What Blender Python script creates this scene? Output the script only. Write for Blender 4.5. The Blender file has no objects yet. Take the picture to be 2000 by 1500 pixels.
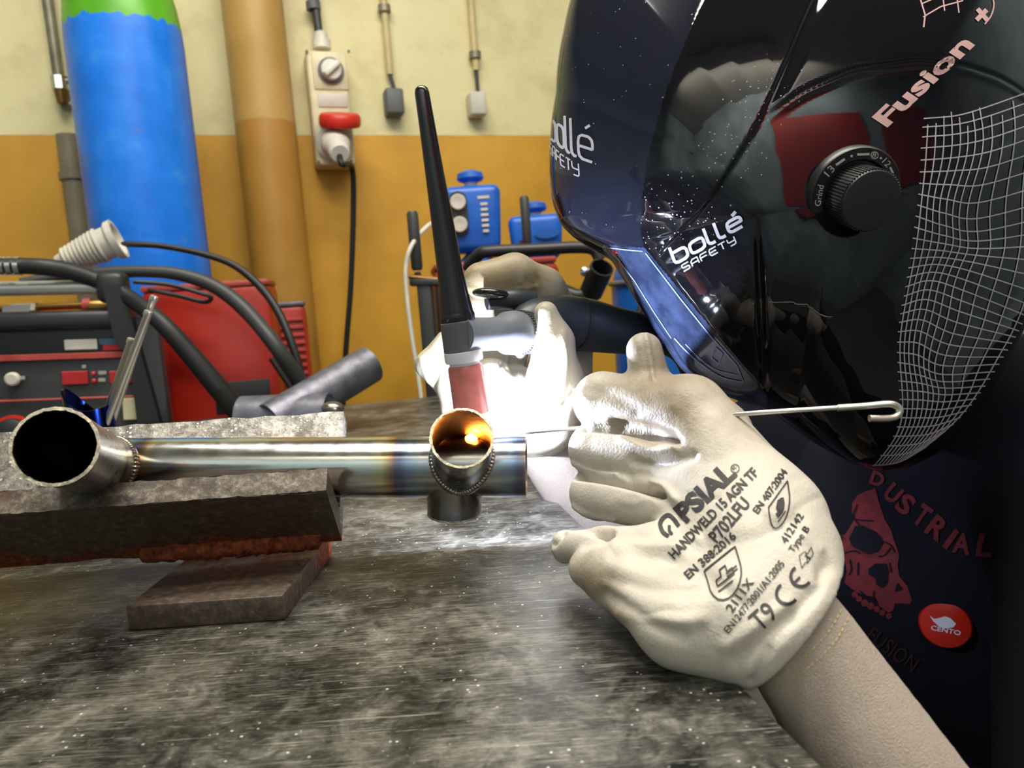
import bpy, bmesh, math, random
import numpy as np
from mathutils import Vector
from mathutils.bvhtree import BVHTree
random.seed(7); rng = np.random.default_rng(7)
S = bpy.context.scene
COL = S.collection
D2R = math.pi/180

# ------------------------------------------------------------------ camera
F = 1444.44
_p, _r = 6.5*D2R, 4.3*D2R
C = np.array([0., 0., 1.007])
fw = np.array([0, math.cos(_p), -math.sin(_p)])
_r0 = np.array([1., 0, 0]); _u0 = np.array([0, math.sin(_p), math.cos(_p)])
rt = math.cos(_r)*_r0-math.sin(_r)*_u0
up = math.sin(_r)*_r0+math.cos(_r)*_u0
cd = bpy.data.cameras.new('camera'); cam = bpy.data.objects.new('camera', cd); COL.objects.link(cam)
from mathutils import Matrix
cam.matrix_world = Matrix(((rt[0], up[0], -fw[0], C[0]), (rt[1], up[1], -fw[1], C[1]), (rt[2], up[2], -fw[2], C[2]), (0, 0, 0, 1)))
cd.sensor_width = 36; cd.lens = 26; cd.clip_start = .01; cd.clip_end = 50
cd.dof.use_dof = True; cd.dof.focus_distance = .43; cd.dof.aperture_fstop = 13
S.camera = cam

def P(x, y, d):
    return C+d*(fw+rt*((x-1000)/F)-up*((y-750)/F))
def proj(q):
    v = np.asarray(q)-C; d = v@fw
    return 1000+F*(v@rt)/d, 750-F*(v@up)/d, d
def ray(x, y):
    k = P(x, y, 1)-C
    return k/np.linalg.norm(k)
def T(x, y, z=.85):
    k = P(x, y, 1)-C
    return C+k*(z-C[2])/k[2]

# ------------------------------------------------------------------ world, lamps, exposure
w = bpy.data.worlds.new('world'); S.world = w; w.use_nodes = True
w.node_tree.nodes['Background'].inputs[0].default_value = (.5, .55, .6, 1)
w.node_tree.nodes['Background'].inputs[1].default_value = .03
S.view_settings.view_transform = 'Standard'; S.view_settings.look = 'None'
S.view_settings.exposure = -.22; S.view_settings.gamma = 1; S.view_settings.use_curve_mapping = False
try:
    S.cycles.sample_clamp_indirect = 6
    S.cycles.max_bounces = 8
except Exception: pass

def area(name, loc, target, sx, sy, power, col):
    l = bpy.data.lights.new(name, 'AREA'); l.shape = 'RECTANGLE'; l.size = sx; l.size_y = sy; l.energy = power; l.color = col
    o = bpy.data.objects.new(name, l); COL.objects.link(o); o.location = loc
    o.rotation_euler = (Vector(target)-Vector(loc)).to_track_quat('-Z', 'Y').to_euler()
    return o
WARM = (1, .95, .84)
LAMPS = [(-.15, .68, 2.95), (1.35, .55, 2.95), (.1, -1.0, 2.95), (.2, .08, 2.95)]  # last two entries hang housings for the added wall washer and fill lamp
area('ceiling_lamp_light', (-.15, .68, 2.90), (-.15, .68, 0), 1.5, .22, 50, WARM)
area('ceiling_lamp_light.001', (1.35, .55, 2.90), (1.35, .55, 0), 1.5, .22, 20, WARM)
area('glove_fill_light', (.2, .08, 2.90), (.2, .08, 0), 1.5, .22, 27, WARM)  # added fill lamp, brightens the back of the near glove
area('wall_wash_light', (.1, -1.15, 2.80), (.1, -2.4, 2.80), 2.4, .2, 105, WARM)  # added wall washer, lights the unseen front wall that the helmet mirrors
al = bpy.data.lights.new('welding_arc_light', 'POINT'); al.energy = 4.2; al.color = (.72, .80, 1); al.shadow_soft_size = .003
ao = bpy.data.objects.new('welding_arc_light', al); COL.objects.link(ao); ao.location = P(961, 842, .4605)

# ------------------------------------------------------------------ materials
def lin(h):
    h = h.lstrip('#'); o = []
    for i in (0, 2, 4):
        c = int(h[i:i+2], 16)/255
        o.append(c/12.92 if c <= .04045 else ((c+.055)/1.055)**2.4)
    return (*o, 1)
class NT:
    def __init__(s, name):
        s.m = bpy.data.materials.new(name); s.m.use_nodes = True; s.t = s.m.node_tree
        s.b = s.t.nodes['Principled BSDF']; s.o = s.t.nodes['Material Output']
        s.tc = s.t.nodes.new('ShaderNodeTexCoord')
    def n(s, typ, **kw):
        nd = s.t.nodes.new(typ)
        for k, v in kw.items():
            if k in nd.inputs: nd.inputs[k].default_value = v
            else: setattr(nd, k, v)
        return nd
    def l(s, a, b): s.t.links.new(a, b)
    def coord(s, scale=(1, 1, 1), rot=(0, 0, 0)):
        m = s.n('ShaderNodeMapping'); m.inputs['Scale'].default_value = scale; m.inputs['Rotation'].default_value = rot
        s.l(s.tc.outputs['Object'], m.inputs['Vector']); return m.outputs[0]
    def noise(s, scale, detail=4, rough=.55, vec=None, dist=0):
        nd = s.n('ShaderNodeTexNoise'); nd.inputs['Scale'].default_value = scale; nd.inputs['Detail'].default_value = detail
        nd.inputs['Roughness'].default_value = rough; nd.inputs['Distortion'].default_value = dist
        s.l(vec if vec else s.tc.outputs['Object'], nd.inputs['Vector']); return nd.outputs['Fac']
    def ramp(s, fac, stops, const=False):
        r = s.n('ShaderNodeValToRGB'); e = r.color_ramp.elements
        if const: r.color_ramp.interpolation = 'CONSTANT'
        while len(e) > 1: e.remove(e[-1])
        for i, (p, c) in enumerate(stops):
            c = lin(c) if isinstance(c, str) else ((c, c, c, 1) if isinstance(c, (int, float)) else c)
            if i == 0: e[0].position = p; e[0].color = c
            else:
                q = e.new(p); q.color = c
        s.l(fac, r.inputs[0]); return r.outputs[0]
    def mix(s, fac, a, b, mode='MIX'):
        m = s.n('ShaderNodeMix'); m.data_type = 'RGBA'; m.blend_type = mode
        for v, i in ((fac, 0), (a, 6), (b, 7)):
            if isinstance(v, str): v = lin(v)
            if isinstance(v, (int, float, tuple)): m.inputs[i].default_value = v
            else: s.l(v, m.inputs[i])
        return m.outputs[2]
    def math(s, op, a, b=0.):
        m = s.n('ShaderNodeMath'); m.operation = op
        for i, v in enumerate((a, b)):
            if isinstance(v, (int, float)): m.inputs[i].default_value = v
            else: s.l(v, m.inputs[i])
        return m.outputs[0]
    def base(s, c):
        if isinstance(c, str): c = lin(c)
        if isinstance(c, tuple): s.b.inputs['Base Color'].default_value = c
        else: s.l(c, s.b.inputs['Base Color'])
        return s
    def set(s, **kw):
        for k, v in kw.items():
            k = k.replace('_', ' ')
            if isinstance(v, (int, float, tuple)): s.b.inputs[k].default_value = v
            else: s.l(v, s.b.inputs[k])
        return s
    def bump(s, h, strength=.3, dist=.001):
        b = s.n('ShaderNodeBump'); b.inputs['Strength'].default_value = strength; b.inputs['Distance'].default_value = dist
        s.l(h, b.inputs['Height']); s.l(b.outputs[0], s.b.inputs['Normal']); return s
def plain(name, col, rough=.5, metal=0., spec=.5, vary=.12, vscale=25, bump=0., bscale=200):
    m = NT(name)
    c = lin(col) if isinstance(col, str) else col
    dk = tuple(x*(1-vary) for x in c[:3])+(1,); lt = tuple(min(1, x*(1+vary)) for x in c[:3])+(1,)
    m.base(m.ramp(m.noise(vscale), [(.3, dk), (.7, lt)]))
    m.set(Roughness=rough, Metallic=metal); m.b.inputs['Specular IOR Level'].default_value = spec
    if bump: m.bump(m.noise(bscale, 3), bump)
    return m.m

WALL_Z = 1.487
m = NT('wall paint cream over ochre')
sep = m.n('ShaderNodeSeparateXYZ'); geo = m.n('ShaderNodeNewGeometry'); m.l(geo.outputs['Position'], sep.inputs[0])
zz = m.math('ADD', sep.outputs[2], m.math('MULTIPLY', m.noise(30, 2), .004))
up_c = m.ramp(m.noise(7, 6, .6), [(.3, '#c9bd8c'), (.5, '#dcd29f'), (.75, '#e2d9ac')])
up_c = m.mix(m.ramp(m.noise(45, 6, .7), [(.60, 0.), (.78, .35)]), up_c, '#97895c')
lo_c = m.ramp(m.noise(6, 5, .6), [(.3, '#bd8a22'), (.6, '#cf9a2a'), (.8, '#d6a236')])
lo_c = m.mix(m.ramp(m.noise(60, 4, .6), [(.68, 0.), (.75, .4)]), lo_c, '#c8a56a')
m.base(m.mix(m.math('GREATER_THAN', zz, WALL_Z+.002), lo_c, up_c)).set(Roughness=.55).bump(m.noise(55, 6), .12, .004)
M_WALL = m.m
m = NT('pipe paint tan over ochre')
sep = m.n('ShaderNodeSeparateXYZ'); geo = m.n('ShaderNodeNewGeometry'); m.l(geo.outputs['Position'], sep.inputs[0])
zz = m.math('ADD', sep.outputs[2], m.math('MULTIPLY', m.noise(40, 2), .006))
m.base(m.mix(m.math('GREATER_THAN', zz, 1.495), m.ramp(m.noise(8, 5), [(.3, '#a3742c'), (.7, '#b5863a')]), m.ramp(m.noise(8, 5), [(.3, '#b08a48'), (.7, '#c09a58')]))).set(Roughness=.4)
M_PIPE = m.m
M_FLOOR = plain('concrete floor', '#5c5a55', .7, bump=.2, bscale=30)
M_CEIL = plain('white ceiling', '#a8a49a', .8)
M_GREY_WALL = plain('grey blue workshop wall', '#93a4ac', .7, vscale=2.5, vary=.3)
M_RED_WALL = plain('red painted panel', '#b01c12', .5, vscale=4, vary=.2)
# table
m = NT('worn steel table top')
a1 = m.noise(48, 10, .75, dist=.8); a2 = m.noise(170, 8, .75); a3 = m.noise(520, 3, .6); a0 = m.noise(13, 5, .6)
def scr(scale, rot, stretch, lo, hi):
    return m.ramp(m.noise(scale, 3, .6, m.coord((1, stretch, 1), (0, 0, rot))), [(lo, 0.), (hi, 1.)])
msk = m.ramp(m.noise(13, 3), [(.48, 0.), (.56, 1.)]); msk2 = m.ramp(m.noise(17, 3, .5, m.coord((1, 1, 1), (.4, .3, 1.1))), [(.5, 0.), (.58, 1.)])
st = m.math('MULTIPLY', scr(42, 1.9, 22, .52, .66), msk); st2 = m.math('MULTIPLY', scr(42, .5, 22, .54, .68), msk2)
sc = m.math('ADD', scr(16, .25, 60, .66, .70), m.math('ADD', scr(14, -.6, 70, .67, .71), scr(18, 1.2, 60, .68, .72)))
a4 = m.noise(110, 6, .8, m.coord((1, 3.2, 1), (0, 0, .5)))
sc2 = m.math('ADD', scr(75, .75, 13, .66, .71), m.math('ADD', scr(70, -.35, 14, .67, .72), scr(90, 1.6, 12, .67, .72)))
vo = m.n('ShaderNodeTexVoronoi'); vo.inputs['Scale'].default_value = 210; m.l(m.tc.outputs['Object'], vo.inputs['Vector'])
spk = m.math('MULTIPLY', m.ramp(vo.outputs['Distance'], [(.09, 1.), (.15, 0.)]), m.ramp(m.noise(60, 3, .7), [(.5, 0.), (.56, 1.)]))
mixv = m.math('ADD', m.math('MULTIPLY', a1, .34), m.math('ADD', m.math('MULTIPLY', m.math('ADD', a2, a4), .16), m.math('MULTIPLY', a0, .34)))
c = m.ramp(mixv, [(.41, '#101111'), (.455, '#282925'), (.50, '#4b4a44'), (.54, '#6b6962'), (.60, '#97948a')])
c = m.mix(m.ramp(m.noise(9, 4), [(.52, 0.), (.7, .3)]), c, '#6d6350')
c = m.mix(m.math('MULTIPLY', m.math('ADD', st, st2), .30), c, '#b5b1a2')
c = m.mix(m.math('MULTIPLY', sc, .55), c, '#c6c3b6')
c = m.mix(m.math('MULTIPLY', sc2, .5), c, '#cfccc0')
c = m.mix(m.math('MULTIPLY', spk, .85), c, '#f0eee6')
m.base(c).set(Metallic=.5, Roughness=m.ramp(m.math('ADD', m.math('MULTIPLY', a2, .5), m.math('MULTIPLY', a1, .5)), [(.38, .28), (.62, .5)]))
m.bump(m.math('ADD', m.math('MULTIPLY', m.math('ADD', st, st2), .5), m.math('ADD', a1, a2)), .25, .0008)
M_TABLE = m.m
M_TABLE_LEG = plain('table leg steel', '#3a3a3a', .5, .6)
# rusty bar
m = NT('dark rusty steel')
at = m.n('ShaderNodeAttribute', attribute_name='rust')
nz = m.noise(40, 6, .7); nf = m.noise(220, 5, .7)
rf = m.math('ADD', at.outputs['Fac'], m.math('MULTIPLY', m.math('SUBTRACT', nz, .5), 1.1))
dark = m.ramp(nf, [(.3, '#352c26'), (.55, '#54463b'), (.75, '#7d6c5c')])
rust = m.ramp(nf, [(.25, '#2a0f06'), (.5, '#6b2f10'), (.7, '#9a4f1c')])
m.base(m.mix(m.ramp(rf, [(.4, 0.), (.7, 1.)]), dark, rust)).set(Metallic=.25, Roughness=m.ramp(rf, [(.4, .42), (.7, .85)]))
m.bump(m.math('ADD', nf, m.math('MULTIPLY', nz, .6)), .45, .0012); M_RUST = m.m
m = NT('steel bar with spatter')
n1 = m.noise(55, 6, .7); n2 = m.noise(190, 5, .7)
v = m.n('ShaderNodeTexVoronoi'); v.inputs['Scale'].default_value = 260; m.l(m.tc.outputs['Object'], v.inputs['Vector'])
sp = m.math('MULTIPLY', m.ramp(v.outputs['Distance'], [(.18, 1.), (.3, 0.)]), m.ramp(n1, [(.45, 0.), (.6, 1.)]))
c = m.ramp(n2, [(.3, '#55524d'), (.55, '#8c8880'), (.75, '#b5b1a8')])
c = m.mix(m.ramp(n1, [(.48, 0.), (.62, .8)]), c, '#3c332b')
m.base(m.mix(sp, c, '#d9d6cc')).set(Metallic=.55, Roughness=.4); m.bump(m.math('ADD', n2, m.math('MULTIPLY', sp, 2.)), .4, .001); M_SPAT = m.m
m = NT('worn steel edge')
n2 = m.noise(170, 6, .75); n1 = m.noise(35, 5, .7)
c = m.ramp(n2, [(.3, '#2e2824'), (.5, '#51483f'), (.66, '#7d7266'), (.8, '#c9c0b0')])
m.base(m.mix(m.ramp(n1, [(.55, 0.), (.72, .7)]), c, '#54341f')).set(Metallic=.4, Roughness=.5); m.bump(n2, .5, .0007); M_EDGE = m.m
# heat-tinted tube steel
def tube_steel(name, dark=1., rough=.2):
    m = NT(name)
    at = m.n('ShaderNodeAttribute', attribute_name='tint_band')
    h = m.math('ADD', at.outputs['Fac'], m.math('MULTIPLY', m.math('SUBTRACT', m.noise(60, 3), .5), .05))
    k = dark
    def q(c): l = lin(c); g = (.5, .5, .48); return tuple((l[i]*.72+g[i]*.28)*k for i in range(3))+(1,)
    c = m.ramp(h, [(0, q('#8d8478')), (.18, q('#8f8a86')), (.30, q('#9aa0a6')), (.40, q('#6f86a8')), (.46, q('#2c3c7c')), (.50, q('#4a2a50')), (.54, q('#a8763c')), (.60, q('#d8c896')), (.72, q('#d2d2cc')), (1, q('#cfcfcb'))])
    m.base(c).set(Metallic=1., Roughness=m.ramp(m.noise(120, 3), [(.3, rough*.8), (.7, rough*1.25)]))
    m.b.inputs['Anisotropic'].default_value = .4
    m.bump(m.noise(900, 2), .04, .0002)
    return m.m
M_TUBE = tube_steel('stainless tube steel', 1., .2)
M_STUB = tube_steel('heat browned stub steel', .75, .3)
M_INNER = plain('dark tube bore', '#4a3a34', .38, 1., vary=.3, vscale=90, bump=.15, bscale=300)  # inner faces of the stubs, darker and browner than the outside
M_BEAD = plain('weld bead steel', '#a89f94', .28, 1., vary=.4, vscale=300)
M_RIM = plain('sawn tube rim', '#c9bfa8', .45, .8, vary=.3, vscale=500, bump=.4, bscale=900)
M_BLUESTEEL = plain('heat blued steel', '#182a6e', .16, 1., vary=.5, vscale=40)
M_ROD = plain('polished steel rod', '#dcd6cc', .3, .9, vary=.1)
M_OFFCUT = plain('dull steel pipe', '#6c6c76', .48, .7, vary=.35, vscale=60, bump=.3, bscale=150)
M_BLACKGLOSS = plain('black gloss plastic', (.012, .012, .013, 1), .16, spec=.6)
M_BLACKPL = plain('black plastic', (.018, .018, .02, 1), .42)
M_GREYPL = plain('dark grey plastic', '#54565b', .5, bump=.1, bscale=700)
M_HANDLE = plain('torch handle plastic', '#2a3036', .4, bump=.12, bscale=600)
M_MIDGREY = plain('mid grey plastic', '#6c7078', .45)
M_WHITEPL = plain('milky insulator', '#cfcdd2', .3)
M_CUP = plain('pink ceramic', '#b0625a', .28, vary=.2, vscale=120)
M_TUNG = plain('tungsten', '#8a8a90', .3, 1.)
M_HOSE = plain('black rubber hose', '#18191a', .5, bump=.1, bscale=500)
M_HOSEGREY = plain('grey rubber hose', '#343636', .5)
M_BEIGE = plain('beige enclosure plastic', '#d6cba6', .45)
M_LTGREY = plain('pale grey plastic', '#c9c4b6', .5)
M_WHITE = plain('white plastic', '#dcd8cc', .35)
M_RED = plain('red plastic', '#cf2b1a', .4)
M_REDMET = plain('red painted metal', '#9e2012', .35, vary=.3, vscale=5)
M_PINKRED = plain('faded red metal', '#a8423a', .45, vary=.25)
M_GALV = plain('galvanised steel', '#8b8574', .5, .6, vary=.3)
M_BRASS = plain('brass fitting', '#8a6a3a', .35, .9)
M_CHROME = plain('chrome', '#d5d5d2', .15, 1.)
M_CONDUIT = plain('cream painted conduit', '#c8b684', .5)
M_GREYPIPE = plain('grey pipe', '#857c66', .5)
M_GREYBOX = plain('grey junction box', '#5d5f60', .5)
M_BLUEPL = plain('blue plastic cap', '#1a5ec0', .35, vary=.15)
M_BLUEDK = plain('blue painted bottle', '#1458a8', .35, vary=.15)
M_GAUGE = plain('gauge dial', '#c6c0b6', .4)
M_SILVER = plain('silver bar', '#cfcdc4', .35, .5)
M_PANEL = plain('black machine panel', '#1b1c1e', .45)
M_PANEL2 = plain('charcoal machine panel', '#2c2d2e', .5)
M_DISP = plain('red display', '#a31f24', .4)
M_STICK = plain('pale sticker', '#c9c09c', .6)
M_BLUESTK = plain('blue sticker', '#3a5670', .6)
M_TEXTGREY = plain('panel print grey', '#9a9890', .6)
m = NT('blue bottle paint with green shoulder')
sep = m.n('ShaderNodeSeparateXYZ'); m.l(m.tc.outputs['Object'], sep.inputs[0])
zz = m.math('ADD', sep.outputs[2], m.math('MULTIPLY', m.math('SUBTRACT', m.noise(38, 4, .6), .5), .05))
bl = m.ramp(m.noise(14, 6, .65), [(.35, '#1272e0'), (.6, '#2080f0'), (.8, '#4a96e6')])
bl = m.mix(m.ramp(m.noise(26, 5, .7), [(.62, 0.), (.72, .55)]), bl, '#5d80a0')
gr = m.ramp(m.noise(10, 4), [(.3, '#4f9a20'), (.7, '#66b52a')])
gr = m.mix(m.ramp(m.noise(50, 3), [(.68, 0.), (.70, .8)]), gr, '#1f6fc0')
m.base(m.mix(m.ramp(zz, [(1.615, 0.), (1.635, 1.)]) if False else m.math('GREATER_THAN', zz, 1.628), bl, gr)).set(Roughness=.32); M_BOTTLE = m.m
# leather and suede
def leather(name, base, dirt, lo=.40, grain=.35):
    m = NT(name)
    at = m.n('ShaderNodeAttribute', attribute_name='dirt')
    n1 = m.noise(28, 5, .6); n2 = m.noise(120, 4, .6)
    b = lin(base)
    c = m.ramp(n1, [(.3, tuple(x*.86 for x in b[:3])+(1,)), (.7, b)])
    f = m.math('ADD', m.math('MULTIPLY', at.outputs['Fac'], 1.), m.math('MULTIPLY', m.math('SUBTRACT', n2, .5), .5))
    m.base(m.mix(m.ramp(f, [(.2, 0.), (.9, .8)]), c, dirt)).set(Roughness=.5)
    v = m.n('ShaderNodeTexVoronoi'); v.inputs['Scale'].default_value = 700; m.l(m.tc.outputs['Object'], v.inputs['Vector'])
    m.bump(m.math('ADD', m.math('MULTIPLY', v.outputs['Distance'], .5), m.noise(420, 4, .6)), grain, .0007)
    return m.m
M_LEATHER = leather('pale goatskin leather', '#cbc3b6', '#806e54')
M_LEATHER2 = leather('worn goatskin leather', '#bcb3a0', '#8a7750', grain=.25)
m = NT('grey suede'); n1 = m.noise(1300, 4, .7); n2 = m.noise(60, 4)
m.base(m.mix(n2, m.ramp(n1, [(.3, '#9c8d80'), (.7, '#d8c8b8')]), '#c2b2a5')).set(Roughness=.9).bump(n1, .9, .0016); M_SUEDE = m.m
M_STITCH = plain('yellow stitching', '#c2b277', .7)
M_PRINT = plain('black glove print', '#2e2a2a', .6)
m = NT('helmet gloss black')
v = m.n('ShaderNodeTexVoronoi'); v.inputs['Scale'].default_value = 330; m.l(m.tc.outputs['Object'], v.inputs['Vector'])
v.inputs['Randomness'].default_value = 1
at = m.n('ShaderNodeAttribute', attribute_name='dust')
sel = m.math('MULTIPLY', m.ramp(v.outputs['Distance'], [(.10, 1.), (.16, 0.)]), m.math('GREATER_THAN', m.math('ADD', m.math('MULTIPLY', m.noise(230, 2), .55), m.math('MULTIPLY', at.outputs['Fac'], .45)), .56))
m.base(m.mix(sel, (.005, .005, .008, 1), '#9aa4b8')).set(Roughness=m.math('ADD', .035, m.math('MULTIPLY', sel, .5)))
M_HELM = m.m
m = NT('helmet front cover black')
sel2 = None
v = m.n('ShaderNodeTexVoronoi'); v.inputs['Scale'].default_value = 300; m.l(m.tc.outputs['Object'], v.inputs['Vector'])
sel = m.math('MULTIPLY', m.ramp(v.outputs['Distance'], [(.08, 1.), (.14, 0.)]), m.math('GREATER_THAN', m.noise(120, 2), .60))
m.base(m.mix(sel, (.012, .014, .026, 1), '#aab2c6')).set(Roughness=m.math('ADD', .06, m.math('MULTIPLY', sel, .5))); M_HELMF = m.m
m = NT('clear shield with painted arc blue')
m.base(m.ramp(m.noise(60, 5), [(.35, (.018, .026, .06, 1)), (.7, (.05, .075, .16, 1))])).set(Roughness=.12); m.b.inputs['Coat Weight'].default_value = .6  # shield is clear; the blue of the arc light is painted into its colour
M_SHIELD = m.m
M_SHRIM = plain('clear shield edge', '#8fa4d8', .25)
M_LOGO = plain('helmet logo silver print', '#b9b4bc', .5)
M_LOGOPK = plain('helmet pinkish print', '#d3aaa8', .5)
M_DIAL = plain('dial plastic', (.015, .013, .015, 1), .35)
M_DIALPR = plain('dial print', '#c6c2c4', .6)
M_SHIRT = plain('black navy sweatshirt', (.006, .006, .011, 1), .95, spec=.15, bump=.3, bscale=900)
M_TROUS = plain('dark work trousers', (.012, .014, .022, 1), .9)
M_SKIN = plain('skin', '#b98a70', .5)
M_SHIRTRED = plain('red shirt print', '#5c101a', .8, vary=.3, vscale=120)
M_SHIRTDK = plain('faded red print', '#2e0a0a', .8)
M_BADGE = plain('red button badge', '#b01f12', .3)
M_BADGEW = plain('badge white print', '#c7c4d2', .5)
def emis(name, col, st):
    m = NT(name); m.base((.1, .1, .1, 1)); m.b.inputs['Emission Color'].default_value = col; m.b.inputs['Emission Strength'].default_value = st; return m.m
M_HOT = emis('glowing weld metal', (1, .24, .02, 1), 60)
M_HOTC = emis('white hot weld core', (1, .6, .15, 1), 110)
M_ARC = emis('welding arc plasma', (.75, .82, 1, 1), 400)
M_LAMP = emis('fluorescent tube glow', (1, .95, .85, 1), 3)

# ------------------------------------------------------------------ geometry helpers
ORG = {}
def _tag(o, label, cat, group=None, kind=None):
    if label: o['label'] = label
    if cat: o['category'] = cat
    if group: o['group'] = group
    if kind: o['kind'] = kind
def thing(name, label, cat, loc, group=None):
    o = bpy.data.objects.new(name, None); COL.objects.link(o); o.empty_display_size = .02
    loc = np.array(loc, float); o.location = loc; ORG[o.name] = loc
    _tag(o, label, cat, group); return o
def obj(name, V, Fc, mat, parent=None, smooth=True, label=None, cat=None, group=None, kind=None, attr=None, sharp=40):
    V = np.asarray(V, float)
    if parent is None:
        org = (V.min(0)+V.max(0))/2; org[2] = V[:, 2].min()
    else: org = ORG[parent.name]
    me = bpy.data.meshes.new(name); me.from_pydata((V-org).tolist(), [], [list(map(int, f)) for f in Fc] if not isinstance(Fc, np.ndarray) else Fc.tolist())
    me.validate(); me.update()
    for mm in (mat if isinstance(mat, (list, tuple)) else [mat]): me.materials.append(mm)
    if smooth:
        me.polygons.foreach_set('use_smooth', [True]*len(me.polygons))
        if sharp: me.set_sharp_from_angle(angle=sharp*D2R)
    if attr:
        for k, v in attr.items():
            a = me.attributes.new(k, 'FLOAT', 'POINT')
            if len(v) == len(me.vertices): a.data.foreach_set('value', np.asarray(v, np.float32))
    o = bpy.data.objects.new(name, me); COL.objects.link(o)
    if parent is None: o.location = org
    else: o.parent = parent
    ORG[o.name] = org
    _tag(o, label, cat, group, kind); return o
def cat_(*ms):
    V = []; Fc = []; n = 0
    for v, f in ms:
        v = np.asarray(v); V.append(v); Fc += [[int(i)+n for i in q] for q in f]; n += len(v)
    return np.concatenate(V), Fc
def unit(v): v = np.asarray(v, float); return v/(np.linalg.norm(v)+1e-12)
def perp(d):
    d = unit(d); a = np.array([0, 0, 1.]) if abs(d[2]) < .9 else np.array([1., 0, 0])
    x = unit(np.cross(a, d)); return x, np.cross(d, x)
def lathe(prof, o, d, n=32, close=False, x=None):
    """profile [(r,h)...] about axis o+d*h"""
    d = unit(d); X, Y = perp(d)
    t = np.arange(n)*2*math.pi/n; V = []; Fc = []
    for r, h in prof:
        V.append(o+d*h+r*(np.cos(t)[:, None]*X+np.sin(t)[:, None]*Y))
    V = np.concatenate(V); m = len(prof)
    for i in range(m-1 if not close else m):
        i2 = (i+1) % m
        for j in range(n):
            k = (j+1) % n; Fc.append([i*n+j, i*n+k, i2*n+k, i2*n+j])
    if not close:
        if prof[0][0] > 1e-6: Fc.append([j for j in range(n)][::-1])
        if prof[-1][0] > 1e-6: Fc.append([(m-1)*n+j for j in range(n)])
    return V, Fc
def ring(ro, ri, h0, h1, o, d, n=40): return lathe([(ri, h0), (ro, h0), (ro, h1), (ri, h1)], np.asarray(o), d, n, close=True)
def spline(pts, per=8):
    p = np.asarray(pts, float); q = np.vstack([2*p[0]-p[1], p, 2*p[-1]-p[-2]]); out = []
    for i in range(len(p)-1):
        a, b, c, d = q[i:i+4]
        for t in np.arange(per)/per:
            out.append(.5*((2*b)+(-a+c)*t+(2*a-5*b+4*c-d)*t*t+(-a+3*b-3*c+d)*t**3))
    out.append(p[-1]); return np.array(out)
def tube(path, r, n=14, cap=True):
    p = np.asarray(path, float); m = len(p); r = np.broadcast_to(np.asarray(r, float), (m,))
    tg = np.gradient(p, axis=0); tg /= np.linalg.norm(tg, axis=1)[:, None]+1e-12
    X, _ = perp(tg[0]); V = []; t = np.arange(n)*2*math.pi/n
    for i in range(m):
        X = unit(X-tg[i]*(X@tg[i])); Y = np.cross(tg[i], X)
        V.append(p[i]+r[i]*(np.cos(t)[:, None]*X+np.sin(t)[:, None]*Y))
    Fc = [[i*n+j, i*n+(j+1) % n, (i+1)*n+(j+1) % n, (i+1)*n+j] for i in range(m-1) for j in range(n)]
    if cap: Fc += [list(range(n))[::-1], [(m-1)*n+j for j in range(n)]]
    return np.concatenate(V), Fc
def ptube(pix, rpx, n=14, per=8):
    """path through pixel/depth points, radius in pixels at that depth"""
    p3 = np.array([P(*q) for q in pix]); d = np.array([q[2] for q in pix], float)
    r = np.broadcast_to(np.asarray(rpx, float), (len(pix),))*d/F
    s = spline(np.hstack([p3, r[:, None]]), per); return tube(s[:, :3], s[:, 3], n)
def box(o, X, Y, Z, sx, sy, sz, bev=0., seg=2):
    """box centred at o with axes X,Y,Z"""
    bm = bmesh.new(); bmesh.ops.create_cube(bm, size=1)
    for v in bm.verts: v.co = Vector((v.co.x*sx, v.co.y*sy, v.co.z*sz))
    if bev: bmesh.ops.bevel(bm, geom=bm.edges[:], offset=bev, segments=seg, profile=.5, affect='EDGES')
    bm.verts.index_update()
    V = np.array([np.asarray(o)+v.co.x*np.asarray(X)+v.co.y*np.asarray(Y)+v.co.z*np.asarray(Z) for v in bm.verts])
    Fc = [[v.index for v in f.verts] for f in bm.faces]; bm.free(); return V, Fc
def prism(poly, o, X, Y, Z, depth):
    """2D polygon in X,Y extruded along Z by depth"""
    poly = np.asarray(poly, float); n = len(poly)
    A = np.asarray(o)+poly[:, :1]*X+poly[:, 1:]*Y; B = A+np.asarray(Z)*depth
    return np.vstack([A, B]), [list(range(n))[::-1], [n+i for i in range(n)]]+[[i, (i+1) % n, n+(i+1) % n, n+i] for i in range(n)]
def ellipsoid(o, X, Y, Z, a, b, c, n=20, m=12):
    V = []; Fc = []
    for i in range(m+1):
        th = math.pi*i/m
        for j in range(n):
            ph = 2*math.pi*j/n
            V.append(np.asarray(o)+X*(a*math.sin(th)*math.cos(ph))+Y*(b*math.sin(th)*math.sin(ph))+Z*(c*math.cos(th)))
    for i in range(m):
        for j in range(n): Fc.append([i*n+j, (i+1)*n+j, (i+1)*n+(j+1) % n, i*n+(j+1) % n])
    return np.array(V), Fc

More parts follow.
